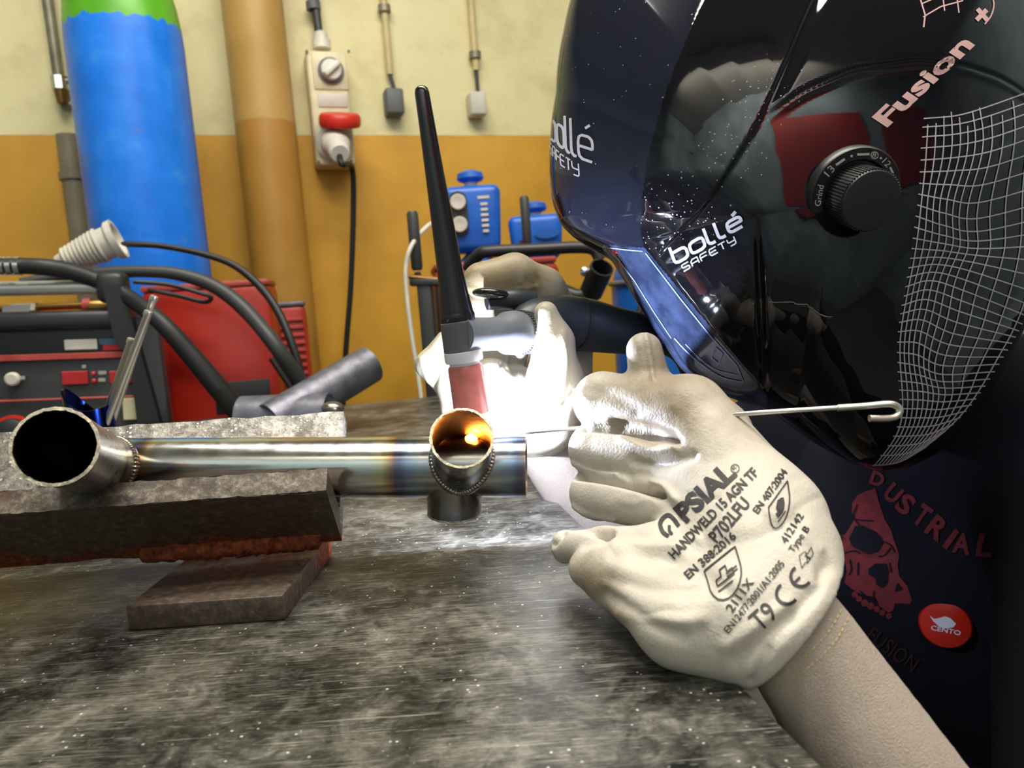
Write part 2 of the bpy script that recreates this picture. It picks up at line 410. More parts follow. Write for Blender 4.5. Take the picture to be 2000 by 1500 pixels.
# signed distance fields -> mesh
class Field:
    def __init__(s, lo, hi, h):
        s.lo = np.asarray(lo, float); s.h = h; s.n = np.ceil((np.asarray(hi)-s.lo)/h).astype(int)+1
        s.d = np.full(s.n, .2, np.float32)
    def sub(s, lo, hi):
        a = np.clip(np.floor((lo-s.lo)/s.h).astype(int), 0, s.n); b = np.clip(np.ceil((hi-s.lo)/s.h).astype(int)+1, 0, s.n)
        sl = tuple(slice(a[i], b[i]) for i in range(3))
        g = [(s.lo[i]+s.h*np.arange(a[i], b[i])).astype(np.float32) for i in range(3)]
        return sl, g[0][:, None, None], g[1][None, :, None], g[2][None, None, :]
    def put(s, sl, e, k, cut=False):
        d = s.d[sl]
        if d.size == 0: return
        if cut:
            h = np.clip(.5-.5*(d+e)/k, 0, 1); s.d[sl] = d*(1-h)-e*h+k*h*(1-h)
        else:
            h = np.clip(.5+.5*(e-d)/k, 0, 1); s.d[sl] = e*(1-h)+d*h-k*h*(1-h)
    def cone(s, a, b, ra, rb, k=.005, cut=False, sq=None):
        a = np.asarray(a, float); b = np.asarray(b, float); R = max(ra, rb)*(1 if sq is None else max(1, sq[1]))+4*k+.004
        sl, x, y, z = s.sub(np.minimum(a, b)-R, np.maximum(a, b)+R)
        ba = b-a; L = max(ba@ba, 1e-9)
        px, py, pz = x-a[0], y-a[1], z-a[2]
        t = np.clip((px*ba[0]+py*ba[1]+pz*ba[2])/L, 0, 1)
        qx, qy, qz = px-t*ba[0], py-t*ba[1], pz-t*ba[2]
        l2 = qx*qx+qy*qy+qz*qz
        if sq is not None:
            u, f = sq; c_ = qx*u[0]+qy*u[1]+qz*u[2]; l2 = l2+c_*c_*(1/(f*f)-1)
        s.put(sl, np.sqrt(l2)-(ra+(rb-ra)*t), k, cut)
    def plane(s, o, n):
        g = [(s.lo[i]+s.h*np.arange(s.n[i])).astype(np.float32) for i in range(3)]
        e = (g[0][:, None, None]-o[0])*n[0]+(g[1][None, :, None]-o[1])*n[1]+(g[2][None, None, :]-o[2])*n[2]
        s.d = np.maximum(s.d, e)
    def mesh(s, smooth=2):
        d = s.d; d[0] = d[-1] = .2; d[:, 0] = d[:, -1] = .2; d[:, :, 0] = d[:, :, -1] = .2
        neg = (d < 0).astype(np.int8); nx, ny, nz = d.shape
        cs = sum(neg[i:nx-1+i, j:ny-1+j, k:nz-1+k] for i in (0, 1) for j in (0, 1) for k in (0, 1))
        act = (cs > 0) & (cs < 8); ijk = np.argwhere(act); idx = np.full(act.shape, -1, np.int64); idx[act] = np.arange(len(ijk))
        acc = np.zeros((len(ijk), 3)); cnt = np.zeros(len(ijk))
        cr = [(i, j, k) for i in (0, 1) for j in (0, 1) for k in (0, 1)]
        for a in cr:
            for ax in range(3):
                if a[ax]: continue
                b = list(a); b[ax] = 1
                da = d[ijk[:, 0]+a[0], ijk[:, 1]+a[1], ijk[:, 2]+a[2]].astype(float); db = d[ijk[:, 0]+b[0], ijk[:, 1]+b[1], ijk[:, 2]+b[2]].astype(float)
                c_ = (da < 0) != (db < 0); t = np.where(c_, da/np.where(c_, da-db, 1), 0)
                p = np.array(a, float)+(np.array(b)-np.array(a))*t[:, None]
                acc[c_] += p[c_]; cnt[c_] += 1
        V = s.lo+s.h*(ijk+acc/cnt[:, None]); Q = []
        for ax in range(3):
            o1, o2 = [(1, 2), (2, 0), (0, 1)][ax]
            sl0 = [slice(None)]*3; sl1 = [slice(None)]*3; sl0[ax] = slice(0, -1); sl1[ax] = slice(1, None)
            A = neg[tuple(sl0)]; B = neg[tuple(sl1)]; e = np.argwhere(A != B)
            if not len(e): continue
            sg = A[e[:, 0], e[:, 1], e[:, 2]]
            def cell(p, q):
                c_ = e.copy(); c_[:, o1] -= p; c_[:, o2] -= q; return idx[c_[:, 0], c_[:, 1], c_[:, 2]]
            q = np.stack([cell(1, 1), cell(0, 1), cell(0, 0), cell(1, 0)], 1); q[sg == 0] = q[sg == 0][:, ::-1]; Q.append(q)
        Q = np.concatenate(Q); Q = Q[(Q >= 0).all(1)]
        for _ in range(smooth): V = lap(V, Q, .5)
        return V, Q
def lap(V, Q, f):
    a = Q.ravel(); b = np.roll(Q, -1, 1).ravel(); n = len(V)
    cnt = np.bincount(a, minlength=n)+np.bincount(b, minlength=n)
    out = np.stack([np.bincount(a, V[b, i], n)+np.bincount(b, V[a, i], n) for i in range(3)], 1)/np.maximum(cnt, 1)[:, None]
    return V+(out-V)*f
def vnormals(V, Q):
    Q = np.asarray(Q); n = np.cross(V[Q[:, 2]]-V[Q[:, 0]], V[Q[:, 3]]-V[Q[:, 1]]) ; N = np.zeros_like(V)
    for i in range(4):
        for k in range(3): N[:, k] += np.bincount(Q[:, i], n[:, k], len(V))
    return N/(np.linalg.norm(N, axis=1)[:, None]+1e-12)
def seg_dist(xy, pl):
    pl = np.asarray(pl, float); best = np.full(len(xy), 1e9)
    for a, b in zip(pl[:-1], pl[1:]):
        ba = b-a; t = np.clip(((xy-a)@ba)/(ba@ba+1e-9), 0, 1); best = np.minimum(best, np.linalg.norm(xy-a-t[:, None]*ba, axis=1))
    return best
def crease(V, Q, lines):
    N = vnormals(V, Q); x, y, d = proj(V); xy = np.stack([x, y], 1)
    face = np.clip(-((V-C)/np.linalg.norm(V-C, axis=1)[:, None]*N).sum(1)*3, 0, 1)
    for pl, wd, dep in lines:
        pl2 = spline(pl, 6) if len(pl) > 2 else np.asarray(pl, float)
        k = seg_dist(xy, pl2); V = V-N*(dep*np.exp(-(k/wd)**2)*face)[:, None]
    return V

# decals: flat prints laid on a finished surface
def bvh_of(V, Fc): return BVHTree.FromPolygons([tuple(v) for v in V], [tuple(map(int, f)) for f in Fc])
def decal(name, V2, Fc, bvh, mat, parent, lift=.0003, label=None, kind=None, maxjump=.012):
    V2 = np.asarray(V2, float); co = np.zeros((len(V2), 3)); ok = np.zeros(len(V2), bool); dd = np.zeros(len(V2))
    for i, (x, y) in enumerate(V2):
        k = ray(x, y); h = bvh.ray_cast(Vector(C), Vector(k), 6)
        if h[0] is not None:
            n = np.array(h[1]);
            if n@k > 0: n = -n
            co[i] = np.array(h[0])+n*lift; ok[i] = True; dd[i] = h[3]
    Fk = [f for f in Fc if all(ok[i] for i in f) and max(dd[i] for i in f)-min(dd[i] for i in f) < maxjump]
    if not Fk: return None
    use = sorted({i for f in Fk for i in f}); mp = {u: k for k, u in enumerate(use)}
    o = obj(name, co[use], [[mp[i] for i in f] for f in Fk], mat, parent, smooth=False, kind=kind)
    if label: o['label'] = label
    return o
def ribbon(pl, wd, step=5., closed=False):
    pl = np.asarray(pl, float)
    if closed: pl = np.vstack([pl, pl[:1]])
    seg = np.linalg.norm(np.diff(pl, axis=0), axis=1); L = np.concatenate([[0], np.cumsum(seg)])
    n = max(2, int(L[-1]/step)+1); s = np.union1d(np.linspace(0, L[-1], n), L)
    s = s[np.concatenate([[True], np.diff(s) > 1e-3])]
    q = np.stack([np.interp(s, L, pl[:, 0]), np.interp(s, L, pl[:, 1])], 1)
    tg = np.gradient(q, axis=0); tg /= np.linalg.norm(tg, axis=1)[:, None]+1e-9
    nr = np.stack([-tg[:, 1], tg[:, 0]], 1)*wd/2
    V = np.concatenate([q+nr, q-nr]); m = len(q)
    return V, [[i, i+1, m+i+1, m+i] for i in range(m-1)]
def poly2(pl, maxe=14.):
    """filled 2D polygon, finely triangulated"""
    bm = bmesh.new(); vs = [bm.verts.new((x, y, 0)) for x, y in pl]; bm.faces.new(vs)
    return _fine(bm, maxe)
def _fine(bm, maxe):
    bmesh.ops.triangulate(bm, faces=bm.faces[:])
    for _ in range(7):
        e = [q for q in bm.edges if q.calc_length() > maxe]
        if not e: break
        bmesh.ops.subdivide_edges(bm, edges=e, cuts=1); bmesh.ops.triangulate(bm, faces=bm.faces[:])
    bm.verts.index_update(); V = np.array([(v.co.x, v.co.y) for v in bm.verts]); Fc = [[v.index for v in f.verts] for f in bm.faces]; bm.free(); return V, Fc
_tc = {}
def glyphs(s, bold):
    key = (s, bold)
    if key not in _tc:
        cu = bpy.data.curves.new('t', 'FONT'); cu.body = s; cu.size = 1; cu.offset = bold; cu.resolution_u = 3
        ob = bpy.data.objects.new('t', cu); COL.objects.link(ob); bpy.context.view_layer.update()
        me = bpy.data.meshes.new_from_object(ob.evaluated_get(bpy.context.evaluated_depsgraph_get()))
        _tc[key] = (np.array([v.co[:2] for v in me.vertices]), [list(p.vertices) for p in me.polygons])
        bpy.data.objects.remove(ob); bpy.data.curves.remove(cu); bpy.data.meshes.remove(me)
    return _tc[key]
def text2(s, p0, p1, h, bold=.0, slant=0., vdir=None, maxe=9.):
    """text from baseline p0 to p1 (pixels); h = cap height in pixels"""
    V, Fc = glyphs(s, bold); V = V.copy(); x0, x1 = V[:, 0].min(), V[:, 0].max()
    u = np.asarray(p1, float)-np.asarray(p0, float); uu = u/np.linalg.norm(u)
    vv = np.array([uu[1], -uu[0]])*h/.7 if vdir is None else np.asarray(vdir, float)/.7
    vv = vv+uu*slant*h/.7
    q = np.asarray(p0)+((V[:, :1]-x0)/(x1-x0))*u+V[:, 1:]*vv
    bm = bmesh.new(); vs = [bm.verts.new((a, b, 0)) for a, b in q]
    for f in Fc:
        try: bm.faces.new([vs[i] for i in f])
        except Exception: pass
    return _fine(bm, maxe)
def cat2(*ms):
    V = []; Fc = []; n = 0
    for v, f in ms: V.append(np.asarray(v)); Fc += [[i+n for i in q] for q in f]; n += len(v)
    return np.concatenate(V), Fc
def circ2(cx, cy, r, n=20, ry=None): t = np.arange(n)*2*math.pi/n; return np.stack([cx+r*np.cos(t), cy+(ry or r)*np.sin(t)], 1)

# ------------------------------------------------------------------ the setting
WA = 19*D2R; WX = np.array([math.cos(WA), math.sin(WA), 0]); WN = np.array([math.sin(WA), -math.cos(WA), 0]); UZ = np.array([0, 0, 1.])
W0 = P(500, 264, 1.95)
def W(x, y, off=0.):
    k = P(x, y, 1)-C; return C+k*(((W0-C)@WN+off)/(k@WN))
def wpt(s, t, z): return np.array([W0[0], W0[1], 0])+WX*s+WN*t+UZ*z
def slab(name, c, sx, sy, sz, mat, label=None):
    V, Fc = box(c, WX, -WN, UZ, sx, sy, sz); o = obj(name, V, Fc, mat, smooth=False, kind='structure')
    if label: o['label'] = label
    return o
slab('wall_back', wpt(.2, -.05, 1.5), 4.6, .1, 3.0, M_WALL, 'plaster wall painted cream above and ochre below')
slab('floor', wpt(.2, 2, -.05), 4.6, 4.2, .1, M_FLOOR)
slab('ceiling', wpt(.2, 2, 3.05), 4.6, 4.2, .1, M_CEIL)
slab('wall_left', wpt(-2.15, 2.0, 1.5), .1, 4.0, 3.0, M_GREY_WALL)
slab('wall_right', wpt(2.55, 2.0, 1.5), .1, 4.0, 3.0, M_GREY_WALL)
slab('wall_front', wpt(.2, 4.05, 1.5), 4.6, .1, 3.0, M_GREY_WALL)
slab('trim_1', wpt(.55, 3.98, 2.05), .9, .03, .9, M_RED_WALL)
slab('trim_2', wpt(1.7, 3.98, 2.05), .9, .03, .9, M_RED_WALL)
for i, q in enumerate(LAMPS):
    t = thing('ceiling_lamp', None, 'lamp', (q[0], q[1], 2.95)); t['label'] = ['long ceiling lamp above the workbench', 'long ceiling lamp above the welder', 'added wall washing lamp behind the camera', 'added fill lamp right above the near bench edge'][i]
    V, Fc = box((q[0], q[1], 2.965), np.array([1., 0, 0]), np.array([0, 1., 0]), UZ, 1.55, .26, .07, .01); obj('housing', V, Fc, M_CEIL, t, sharp=30)

# workbench
tr = unit(T(1030, 920)-T(1600, 1488)); tr[2] = 0; tr = unit(tr)
tl = np.array([-tr[1], tr[0], 0])
ec = T(1030, 920); far = T(800, 779); s1 = (far-ec)@tr
c_fr = ec+tr*s1; c_nr = ec-tr*.85; Lx = 1.9
t = thing('workbench', 'steel topped workbench with scratched mottled grey surface', 'table', (c_fr+c_nr)/2+tl*Lx/2-UZ*.85)
cen = (c_fr+c_nr)/2+tl*Lx/2-UZ*.006
ly = np.linalg.norm(c_fr-c_nr)
V, Fc = box(cen, -tl, tr, UZ, Lx, ly, .012, .0012, 1); obj('tabletop', V, Fc, M_TABLE, t, sharp=30)
V, Fc = box(cen-UZ*.038, -tl, tr, UZ, Lx-.12, ly-.12, .06); obj('under_frame', V, Fc, M_TABLE_LEG, t, smooth=False)
for a in (-1, 1):
    for b in (-1, 1):
        V, Fc = box(cen+tl*a*(Lx/2-.12)+tr*b*(ly/2-.12)-UZ*.45, -tl, tr, UZ, .06, .06, .79, .004, 1); obj('leg', V, Fc, M_TABLE_LEG, t, sharp=30)

# ------------------------------------------------------------------ things on the wall
V, Fc = tube(np.array([W(440+52, 0, .085)*[1, 1, 0]+UZ*z for z in (0.0, .75, 1.5, 2.3, 2.99)]), .074, 40)
po = obj('wall_pipe', V, Fc, M_PIPE, label='thick vertical pipe painted tan above ochre beside the gas bottle', cat='pipe')
# thin conduit with a gas outlet
b = W(116, 160, .03); tp = W(93, 0, .03); tpz = b+(tp-b)*3
t = thing('gas_outlet', 'thin grey drop pipe with brass valve left of the blue gas bottle', 'pipe', b)
obj('drop_pipe', *tube([tpz, tp, b], .0125, 16), M_GALV, t)
obj('elbow_fitting', *lathe([(.013, -.02), (.018, -.018), (.018, .012), (.012, .016)], b, UZ, 8), M_CHROME, t)
obj('valve_body', *tube([b-UZ*.015, b-UZ*.05], [.016, .011], 10), M_BRASS, t)
obj('valve_lever', *tube([b+UZ*.003, b+WX*.03+UZ*.004, b+WX*.075-UZ*.002], [.008, .011, .012], 12), M_CHROME, t)
wb = W(120, 205, .012)
obj('wall_bracket', *tube([wb, wb+WX*.12], .009, 8), M_GALV, t)
a, b = W(132, 264, .045), W(172, 500, .045); b = np.array([a[0], a[1], .0])
t = thing('drain_pipe', 'grey vertical drain pipe low on the ochre wall behind the gas bottle', 'pipe', b)
obj('pipe_shaft', *tube([a, (a+b)/2, b], .026, 20), M_GREYPIPE, t)
q = W(142, 345, .045); obj('collar', *ring(.031, .02, -.008, .008, np.array([a[0], a[1], q[2]]), UZ), M_GREYPIPE, t)
q = W(170, 515, .02); obj('pipe_clip', *box(np.array([a[0], a[1], q[2]])-WN*.02, WX, WN, UZ, .07, .035, .02), M_GALV, t, smooth=False)

# switched socket
def wall_box(name, x0, y0, x1, y1, dep, mat, parent, bev=.008):
    a = W(x0, y0, dep); b = W(x1, y1, dep); sx = abs((b-a)@WX); sz = abs(a[2]-b[2])
    o = (a+b)/2-WN*dep/2
    return obj(name, *box(o, WX, -WN, UZ, sx, dep, sz, bev, 3), mat, parent, sharp=30), o, sx, sz
t = thing('switched_socket', 'cream wall socket box with rotary switch and red plug lid', 'socket', W(645, 330))
bx, so, sx, sz = wall_box('enclosure', 596, 97, 696, 322, .075, M_BEIGE, t)
pf = lambda x, y, o=.077: W(x, y, o)
q = W(646, 178, .075); obj('switch_panel', *box(W(644, 138, .076), WX, -WN, UZ, sx*.86, .006, sz*.33, .003), M_BEIGE, t, sharp=30)
obj('switch_surround', *ring(.033, .026, -.002, .008, W(646, 139, .078), WN), M_GREYBOX, t)
kn = obj('rotary_switch', *lathe([(.027, 0), (.026, .018), (.024, .02), (0, .02)], W(646, 139, .078), WN, 28), M_WHITE, t)
kd = unit(WX*.75+UZ*.65); obj('grip_bar', *box(W(646, 139, .078)+WN*.026, kd, np.cross(WN, kd), WN, .05, .015, .016, .004), M_WHITE, kn, sharp=30)
obj('label_plate', *box(W(650, 196, .076), WX, -WN, UZ, sx*.74, .004, sz*.12, .002), M_LTGREY, t, sharp=30)
obj('lower_panel', *box(W(655, 268, .076), WX, -WN, UZ, sx*.8, .006, sz*.36, .003), M_BEIGE, t, sharp=30)
for (x, y) in ((599, 101), (681, 101), (622, 316), (686, 314)):
    obj('screw', *lathe([(.004, 0), (.004, .003), (0, .003)], W(x, y, .075), WN, 8), M_GREYBOX, t)
gl = W(628, 88, .04); obj('cable_gland', *lathe([(.024, -.01), (.024, .012), (.018, .014), (.018, .03), (.011, .034)], gl, UZ, 12), M_WHITE, t)
sk = unit(WN*.85-UZ*.5); so2 = W(650, 268, .07)
obj('socket_rim', *ring(.048, .036, 0, .04, so2, sk), M_WHITE, t)
lo = W(664, 238, .12); lid = obj('socket_lid', *lathe([(.05, -.012), (.053, -.006), (.053, .012), (.047, .02), (0, .022)], lo, unit(UZ+WN*.35), 32), M_RED, t)
obj('lid_hinge', *tube([lo-WX*.05-WN*.03-UZ*.01, lo-WX*.048-WN*.05-UZ*.02], .006, 8), M_WHITE, lid)
obj('cable_tail', *tube([gl+UZ*.02, W(622, 60, .04), W(615, 0, .03), W(607, -90, .02)], .011, 10), M_HOSEGREY, t)
obj('cable_clip', *ring(.019, .011, -.01, .01, W(612, 12, .03), UZ, 16), M_GREYBOX, t)
pb = so2+sk*.03
t2 = thing('power_plug', 'white industrial plug with hanging black cable in the red lid socket', 'plug', pb)
obj('plug_body', *lathe([(.034, 0), (.037, .02), (.034, .045), (.027, .065), (.026, .095), (.022, .1), (.014, .1)], pb, sk, 28), M_WHITE, t2)
pe = pb+sk*.095
obj('power_cable', *tube(spline([pe-sk*.02, pe+sk*.02-UZ*.02, W(688, 330, .14), W(690, 420, .11), W(685, 560, .09), W(675, 690, .08), W(668, 830, .08), W(660, 1000, .10)], 8), .0075, 10), M_HOSE, t2)

def junction(name, lab, x0, y0, x1, y1, mat, cx, tops, cmat, bulge):
    t = thing(name, lab, 'junction box', W((x0+x1)/2, y1))
    wall_box('enclosure', x0, y0, x1, y1, .05, mat, t, .007)
    a = W((x0+x1)/2-2, y0+4, .025); c0 = W(cx, tops, .018); az = c0.copy()
    obj('cable', *tube([a, (a+c0)/2, c0], .0055, 8), M_HOSEGREY, t)
    e = c0.copy(); e[2] = 2.98
    obj('conduit', *tube([c0, (c0+e)/2, e], .0095, 12), cmat, t)
    obj('conduit_clip', *ring(.017, .009, -.009, .009, np.array([c0[0], c0[1], W(cx, bulge, .018)[2]]), UZ, 16), M_GALV, t)
junction('junction_box', 'dark grey junction box under a cream conduit on the upper wall', 752, 170, 792, 222, M_GREYBOX, 762, 146, M_CONDUIT, 18)
junction('junction_box', 'pale grey junction box under a cream conduit beside the helmet', 918, 177, 953, 224, M_LTGREY, 930, 138, M_CONDUIT, 108)

# ------------------------------------------------------------------ blue and green gas bottle
bc = P(298, 500, 1.62); bc = np.array([bc[0], bc[1], 0])
rb = 103*1.62/F
t = thing('gas_bottle', 'tall blue gas bottle with green shoulder against the wall', 'gas bottle', bc)
prof = [(rb*.9, .0), (rb, .02), (rb, 1.60), (rb*.985, 1.635), (rb*.94, 1.68), (rb*.85, 1.73), (rb*.68, 1.79), (rb*.5, 1.84), (.04, 1.86), (.035, 1.9)]
obj('cylinder_body', *lathe(prof, bc, UZ, 64), M_BOTTLE, t)
obj('valve_cap', *lathe([(.038, 1.88), (.045, 1.9), (.045, 2.02), (.03, 2.05), (0, 2.05)], bc, UZ, 24), M_GALV, t)

# ------------------------------------------------------------------ welding machine on the left
MA = 14*D2R; MX = np.array([math.cos(MA), math.sin(MA), 0]); MN = np.array([math.sin(MA), -math.cos(MA), 0])
m0 = P(318, 700, 1.24)
def MF(x, y, off=0.):
    k = P(x, y, 1)-C; return C+k*(((m0-C)@MN+off)/(k@MN))
ml = MF(-60, 700); mw = (m0-ml)@MX; mt = MF(200, 622)[2]
mc = (m0+ml)/2
t = thing('welding_machine', 'black fronted welding machine with red displays and silver carry bar', 'welding machine', (mc[0], mc[1], 0)-MN*.2)
bz = mt
obj('body', *box(np.array([mc[0], mc[1], (bz+.09)/2])-MN*.075, MX, -MN, UZ, mw-.03, .12, bz-.09, .01), M_REDMET, t, sharp=30)
fp = obj('front_panel', *box(np.array([mc[0], mc[1], bz-.33])-MN*.008, MX, -MN, UZ, mw, .03, .66, .006), M_PANEL2, t, sharp=30)
obj('fascia', *box((MF(-60, 660, .009)+MF(268, 660, .009))/2*[1, 1, 0]+UZ*((MF(150, 640)[2]+MF(150, 690)[2])/2), MX, -MN, UZ, mw*.86, .006, MF(150, 628)[2]-MF(150, 690)[2], .001), M_PANEL, t, sharp=30)
def strip(name, x0, y0, x1, y1, hpx, mat, th=.004, par=t, off=.012):
    a = MF(x0, y0, off); b = MF(x1, y1, off); X = unit(b-a); Z = np.cross(MN, X); 
    return obj(name, *box((a+b)/2, X, MN, np.cross(X, MN), np.linalg.norm(b-a), th, hpx*1.2/F, .001, 1), mat, par, sharp=30)
strip('red_stripe', -60, 702, 256, 692, 12, M_PINKRED)
strip('lower_stripe', -60, 786, 262, 774, 4, M_PINKRED)
strip('display', 121, 739, 172, 737, 26, M_DISP); strip('display', 214, 737, 264, 735, 24, M_DISP)
strip('rating_sticker', 126, 674, 190, 672, 20, M_LTGREY); strip('blue_sticker', 194, 668, 246, 666, 12, M_BLUESTK); strip('red_sticker', 201, 679, 250, 677, 12, M_DISP)
strip('square_sticker', 240, 799, 287, 797, 44, M_STICK)
for (x, y) in ((183, 730), (184, 744)): obj('indicator_lamp', *lathe([(.004, 0), (.004, .004), (.002, .006), (0, .006)], MF(x, y, .012), MN, 10), M_DISP, t)
for (x0, x1, y) in ((192, 208, 728), (192, 206, 742), (40, 49, 738), (108, 132, 800), (160, 168, 716)): strip('panel_print', x0, y, x1, y-.5, 7, M_TEXTGREY, .001)
obj('push_button', *lathe([(.011, 0), (.011, .006), (.008, .009), (0, .009)], MF(26, 740, .012), MN, 16), M_LTGREY, t)
kq = MF(28, 848, .012); kb = obj('adjusting_knob', *lathe([(.027, 0), (.026, .016), (.02, .02), (0, .02)], kq, MN, 24), M_PANEL, t)
obj('red_ring', *ring(.031, .024, .0, .006, kq, MN), M_RED, kb)
for (x, y) in ((10, 826), (28, 818), (47, 822)): obj('scale_mark', *lathe([(.0045, 0), (.0045, .002), (0, .002)], MF(x, y, .012), MN, 8), M_LTGREY, t)
# handle frame: black end bracket, silver bar, inner top with hardware
pr = [(MF(210, 560, .0)), (MF(240, 556)), (MF(252, 575)), (MF(322, 830)), (MF(322, 900)), (MF(285, 900)), (MF(262, 700)), (MF(232, 660))]
pl = np.array([[(q-m0)@MX, q[2]] for q in pr]); o_ = np.array([m0[0], m0[1], 0])
obj('side_bracket', *prism(pl, o_+MN*.03, MX, UZ, -MN, .06), M_BLACKPL, t, sharp=20)
a = MF(-80, 566, .0); b = MF(212, 560, .0)
obj('carry_bar', *tube([a, b], .0115, 20), M_SILVER, t)
obj('bar_end', *box(MF(222, 562), MX, MN, UZ, .045, .05, .05, .012, 3), M_BLACKPL, t, sharp=30)
obj('top_lip', *box((MF(-60, 630)+MF(245, 622))/2+MN*.002, unit(MF(245, 622)-MF(-60, 630)), MN, UZ, mw*.86, .05, .03, .01, 3), M_BLACKPL, t, sharp=30)
for sx_ in (-1, 1):
    for sy_ in (0, 1):
        cc = np.array([mc[0], mc[1], .045])-MN*(.05+.05*sy_)+MX*sx_*(mw/2-.06); obj('caster', *lathe([(.045, -.012), (.045, .012)], cc, MX, 20), M_BLACKPL, t)
a = MF(-60, 606, -.06); b = MF(175, 596, -.06)
t2 = thing('gas_fitting', 'brass and steel hose fitting lying on the black fronted machine', 'fitting', (a+b)/2)
obj('fitting_tube', *tube([a, b], .0062, 12), M_BRASS, t2)
q = MF(50, 607, -.06); dx = unit(b-a)
obj('nut', *lathe([(.014, -.018), (.014, .018)], q, dx, 6), M_GALV, t2, sharp=20)
obj('nut', *lathe([(.016, -.02), (.016, .02)], MF(38, 612, -.058), dx, 6), M_GREYBOX, t2, sharp=20)
obj('valve_head', *lathe([(.008, -.02), (.015, -.012), (.015, .012), (.008, .03)], MF(192, 600, -.06), dx, 12), M_BRASS, t2)
obj('clip', *ring(.014, .006, -.006, .006, MF(172, 598, -.06), dx, 16), M_PINKRED, t2)

# red cabinets behind
def cabinet(name, lab, c0, yaw, sx, sy, top, mats, group=None):
    t = thing(name, lab, 'cabinet', (c0[0], c0[1], 0)); X = np.array([math.cos(yaw), math.sin(yaw), 0]); Y = np.array([-math.sin(yaw), math.cos(yaw), 0])
    obj('body', *box(np.array([c0[0], c0[1], (top+.08)/2]), X, Y, UZ, sx, sy, top-.08, .012), mats[0], t, sharp=30)
    obj('top_cover', *box(np.array([c0[0], c0[1], top+.004]), X, Y, UZ, sx*.99, sy*.99, .012, .004), mats[1], t, sharp=30)
    for a in (-1, 1):
        for b in (-1, 1): obj('caster', *lathe([(.04, -.012), (.04, .012)], np.array([c0[0], c0[1], .04])+X*a*(sx/2-.05)+Y*b*(sy/2-.05), X, 16), M_BLACKPL, t)
    return t, X, Y
q = P(418, 600, 1.46)
tb, bX, bY = cabinet('red_cabinet', 'large red metal machine cabinet behind the black hoses', (q[0], q[1]), 10*D2R, .232, .12, P(430, 560, 1.40)[2], (M_REDMET, M_PINKRED))
gq = P(475, 775, 1.385); obj('lower_plate', *box(gq, bX, bY, UZ, .10, .006, .06, .002), M_PANEL2, tb, sharp=30)
q = P(556, 640, 1.68)
tc_, cX, cY = cabinet('red_cabinet', 'small red cabinet with a louvred side beside the ochre pipe', (q[0], q[1]), 14*D2R, .10, .12, P(560, 598, 1.6)[2], (M_REDMET, M_OFFCUT))
for i in range(9):
    z = P(560, 598, 1.6)[2]-.03-.017*i; obj('louvre', *box(np.array([q[0], q[1], z])-cY*.062+cX*.018, cX, cY, UZ, .05, .006, .007, .001, 1), M_PINKRED, tc_, smooth=False)
# hoses
def hose(name, lab, pix, rpx, mat=M_HOSE):
    return obj(name, *ptube(pix, rpx, 14, 8), mat, label=lab, cat='hose')
t = thing('torch_hose', 'thick black hose with silver crimped collar above the carry bar', 'hose', P(40, 520, 1.15))
obj('hose', *ptube([(36, 519, 1.15), (90, 522, 1.16), (140, 531, 1.18), (200, 552, 1.2), (250, 580, 1.2), (310, 625, 1.17), (370, 690, 1.18), (430, 762, 1.2), (470, 812, 1.22), (500, 860, 1.24)], [16, 17, 17, 16, 16, 17, 19, 20, 19, 18]), M_HOSE, t)
pc = P(0, 519, 1.14); pd = unit(P(40, 519, 1.15)-P(-30, 520, 1.14))
for k in range(3): obj('crimp_collar', *ring(.0145, .008, -.0035, .0035, P(6+15*k, 519.5, 1.145), pd, 24), M_CHROME, t)
obj('connector', *tube([P(-40, 520, 1.14), P(0, 519.5, 1.144), P(40, 519, 1.15)], .0115, 14), M_BLACKPL, t)
hose('power_hose', 'thick grey hose arching over the red cabinet', [(40, 552, 1.22), (120, 540, 1.24), (200, 533, 1.25), (280, 530, 1.26), (350, 536, 1.27), (420, 560, 1.28), (480, 606, 1.28), (540, 678, 1.26), (590, 755, 1.3), (610, 800, 1.32), (625, 850, 1.33)], [9, 11, 12, 12, 13, 14, 15, 15, 16, 15, 14], M_HOSEGREY)
hose('thin_cable', 'thin black cable arching out of the grey corrugated sleeve', [(215, 478, 1.3), (260, 477, 1.3), (320, 481, 1.31), (400, 497, 1.32), (460, 520, 1.32), (510, 562, 1.32), (545, 612, 1.31), (570, 672, 1.30), (590, 740, 1.30), (600, 830, 1.30)], [5.5, 6, 6, 6.5, 7, 8, 8, 8, 7, 6])
hose('coiled_cable', 'thin dark cable looped on top of the red cabinet', [(260, 550, 1.30), (330, 556, 1.32), (390, 572, 1.33), (412, 580, 1.34), (400, 590, 1.345), (350, 578, 1.34), (290, 566, 1.34)], 4.5, M_HOSEGREY)
hose('lower_cable', 'short black cable in front of the red cabinet near its foot', [(530, 700, 1.33), (550, 730, 1.33), (575, 770, 1.33), (590, 830, 1.33)], 6)
# corrugated sleeve
a, b = P(112, 512, 1.25), P(232, 466, 1.27); dd = unit(b-a); L = np.linalg.norm(b-a); pr = []
for k in range(9):
    h0 = L*.12+L*.62*k/9; r0_ = .019+.012*k/9; pr += [(r0_*.86, h0), (r0_*1.02, h0+L*.02), (r0_*1.02, h0+L*.045), (r0_*.86, h0+L*.06)]
pr = [(.010, 0), (.013, L*.1)]+pr+[(.027, L*.76), (.027, L*.85), (.033, L*.9), (.034, L), (.028, L), (.024, L*.9)]
obj('corrugated_sleeve', *lathe(pr, a, dd, 32), M_LTGREY, label='pale grey corrugated plastic sleeve with a flared mouth over the hoses', cat='sleeve')

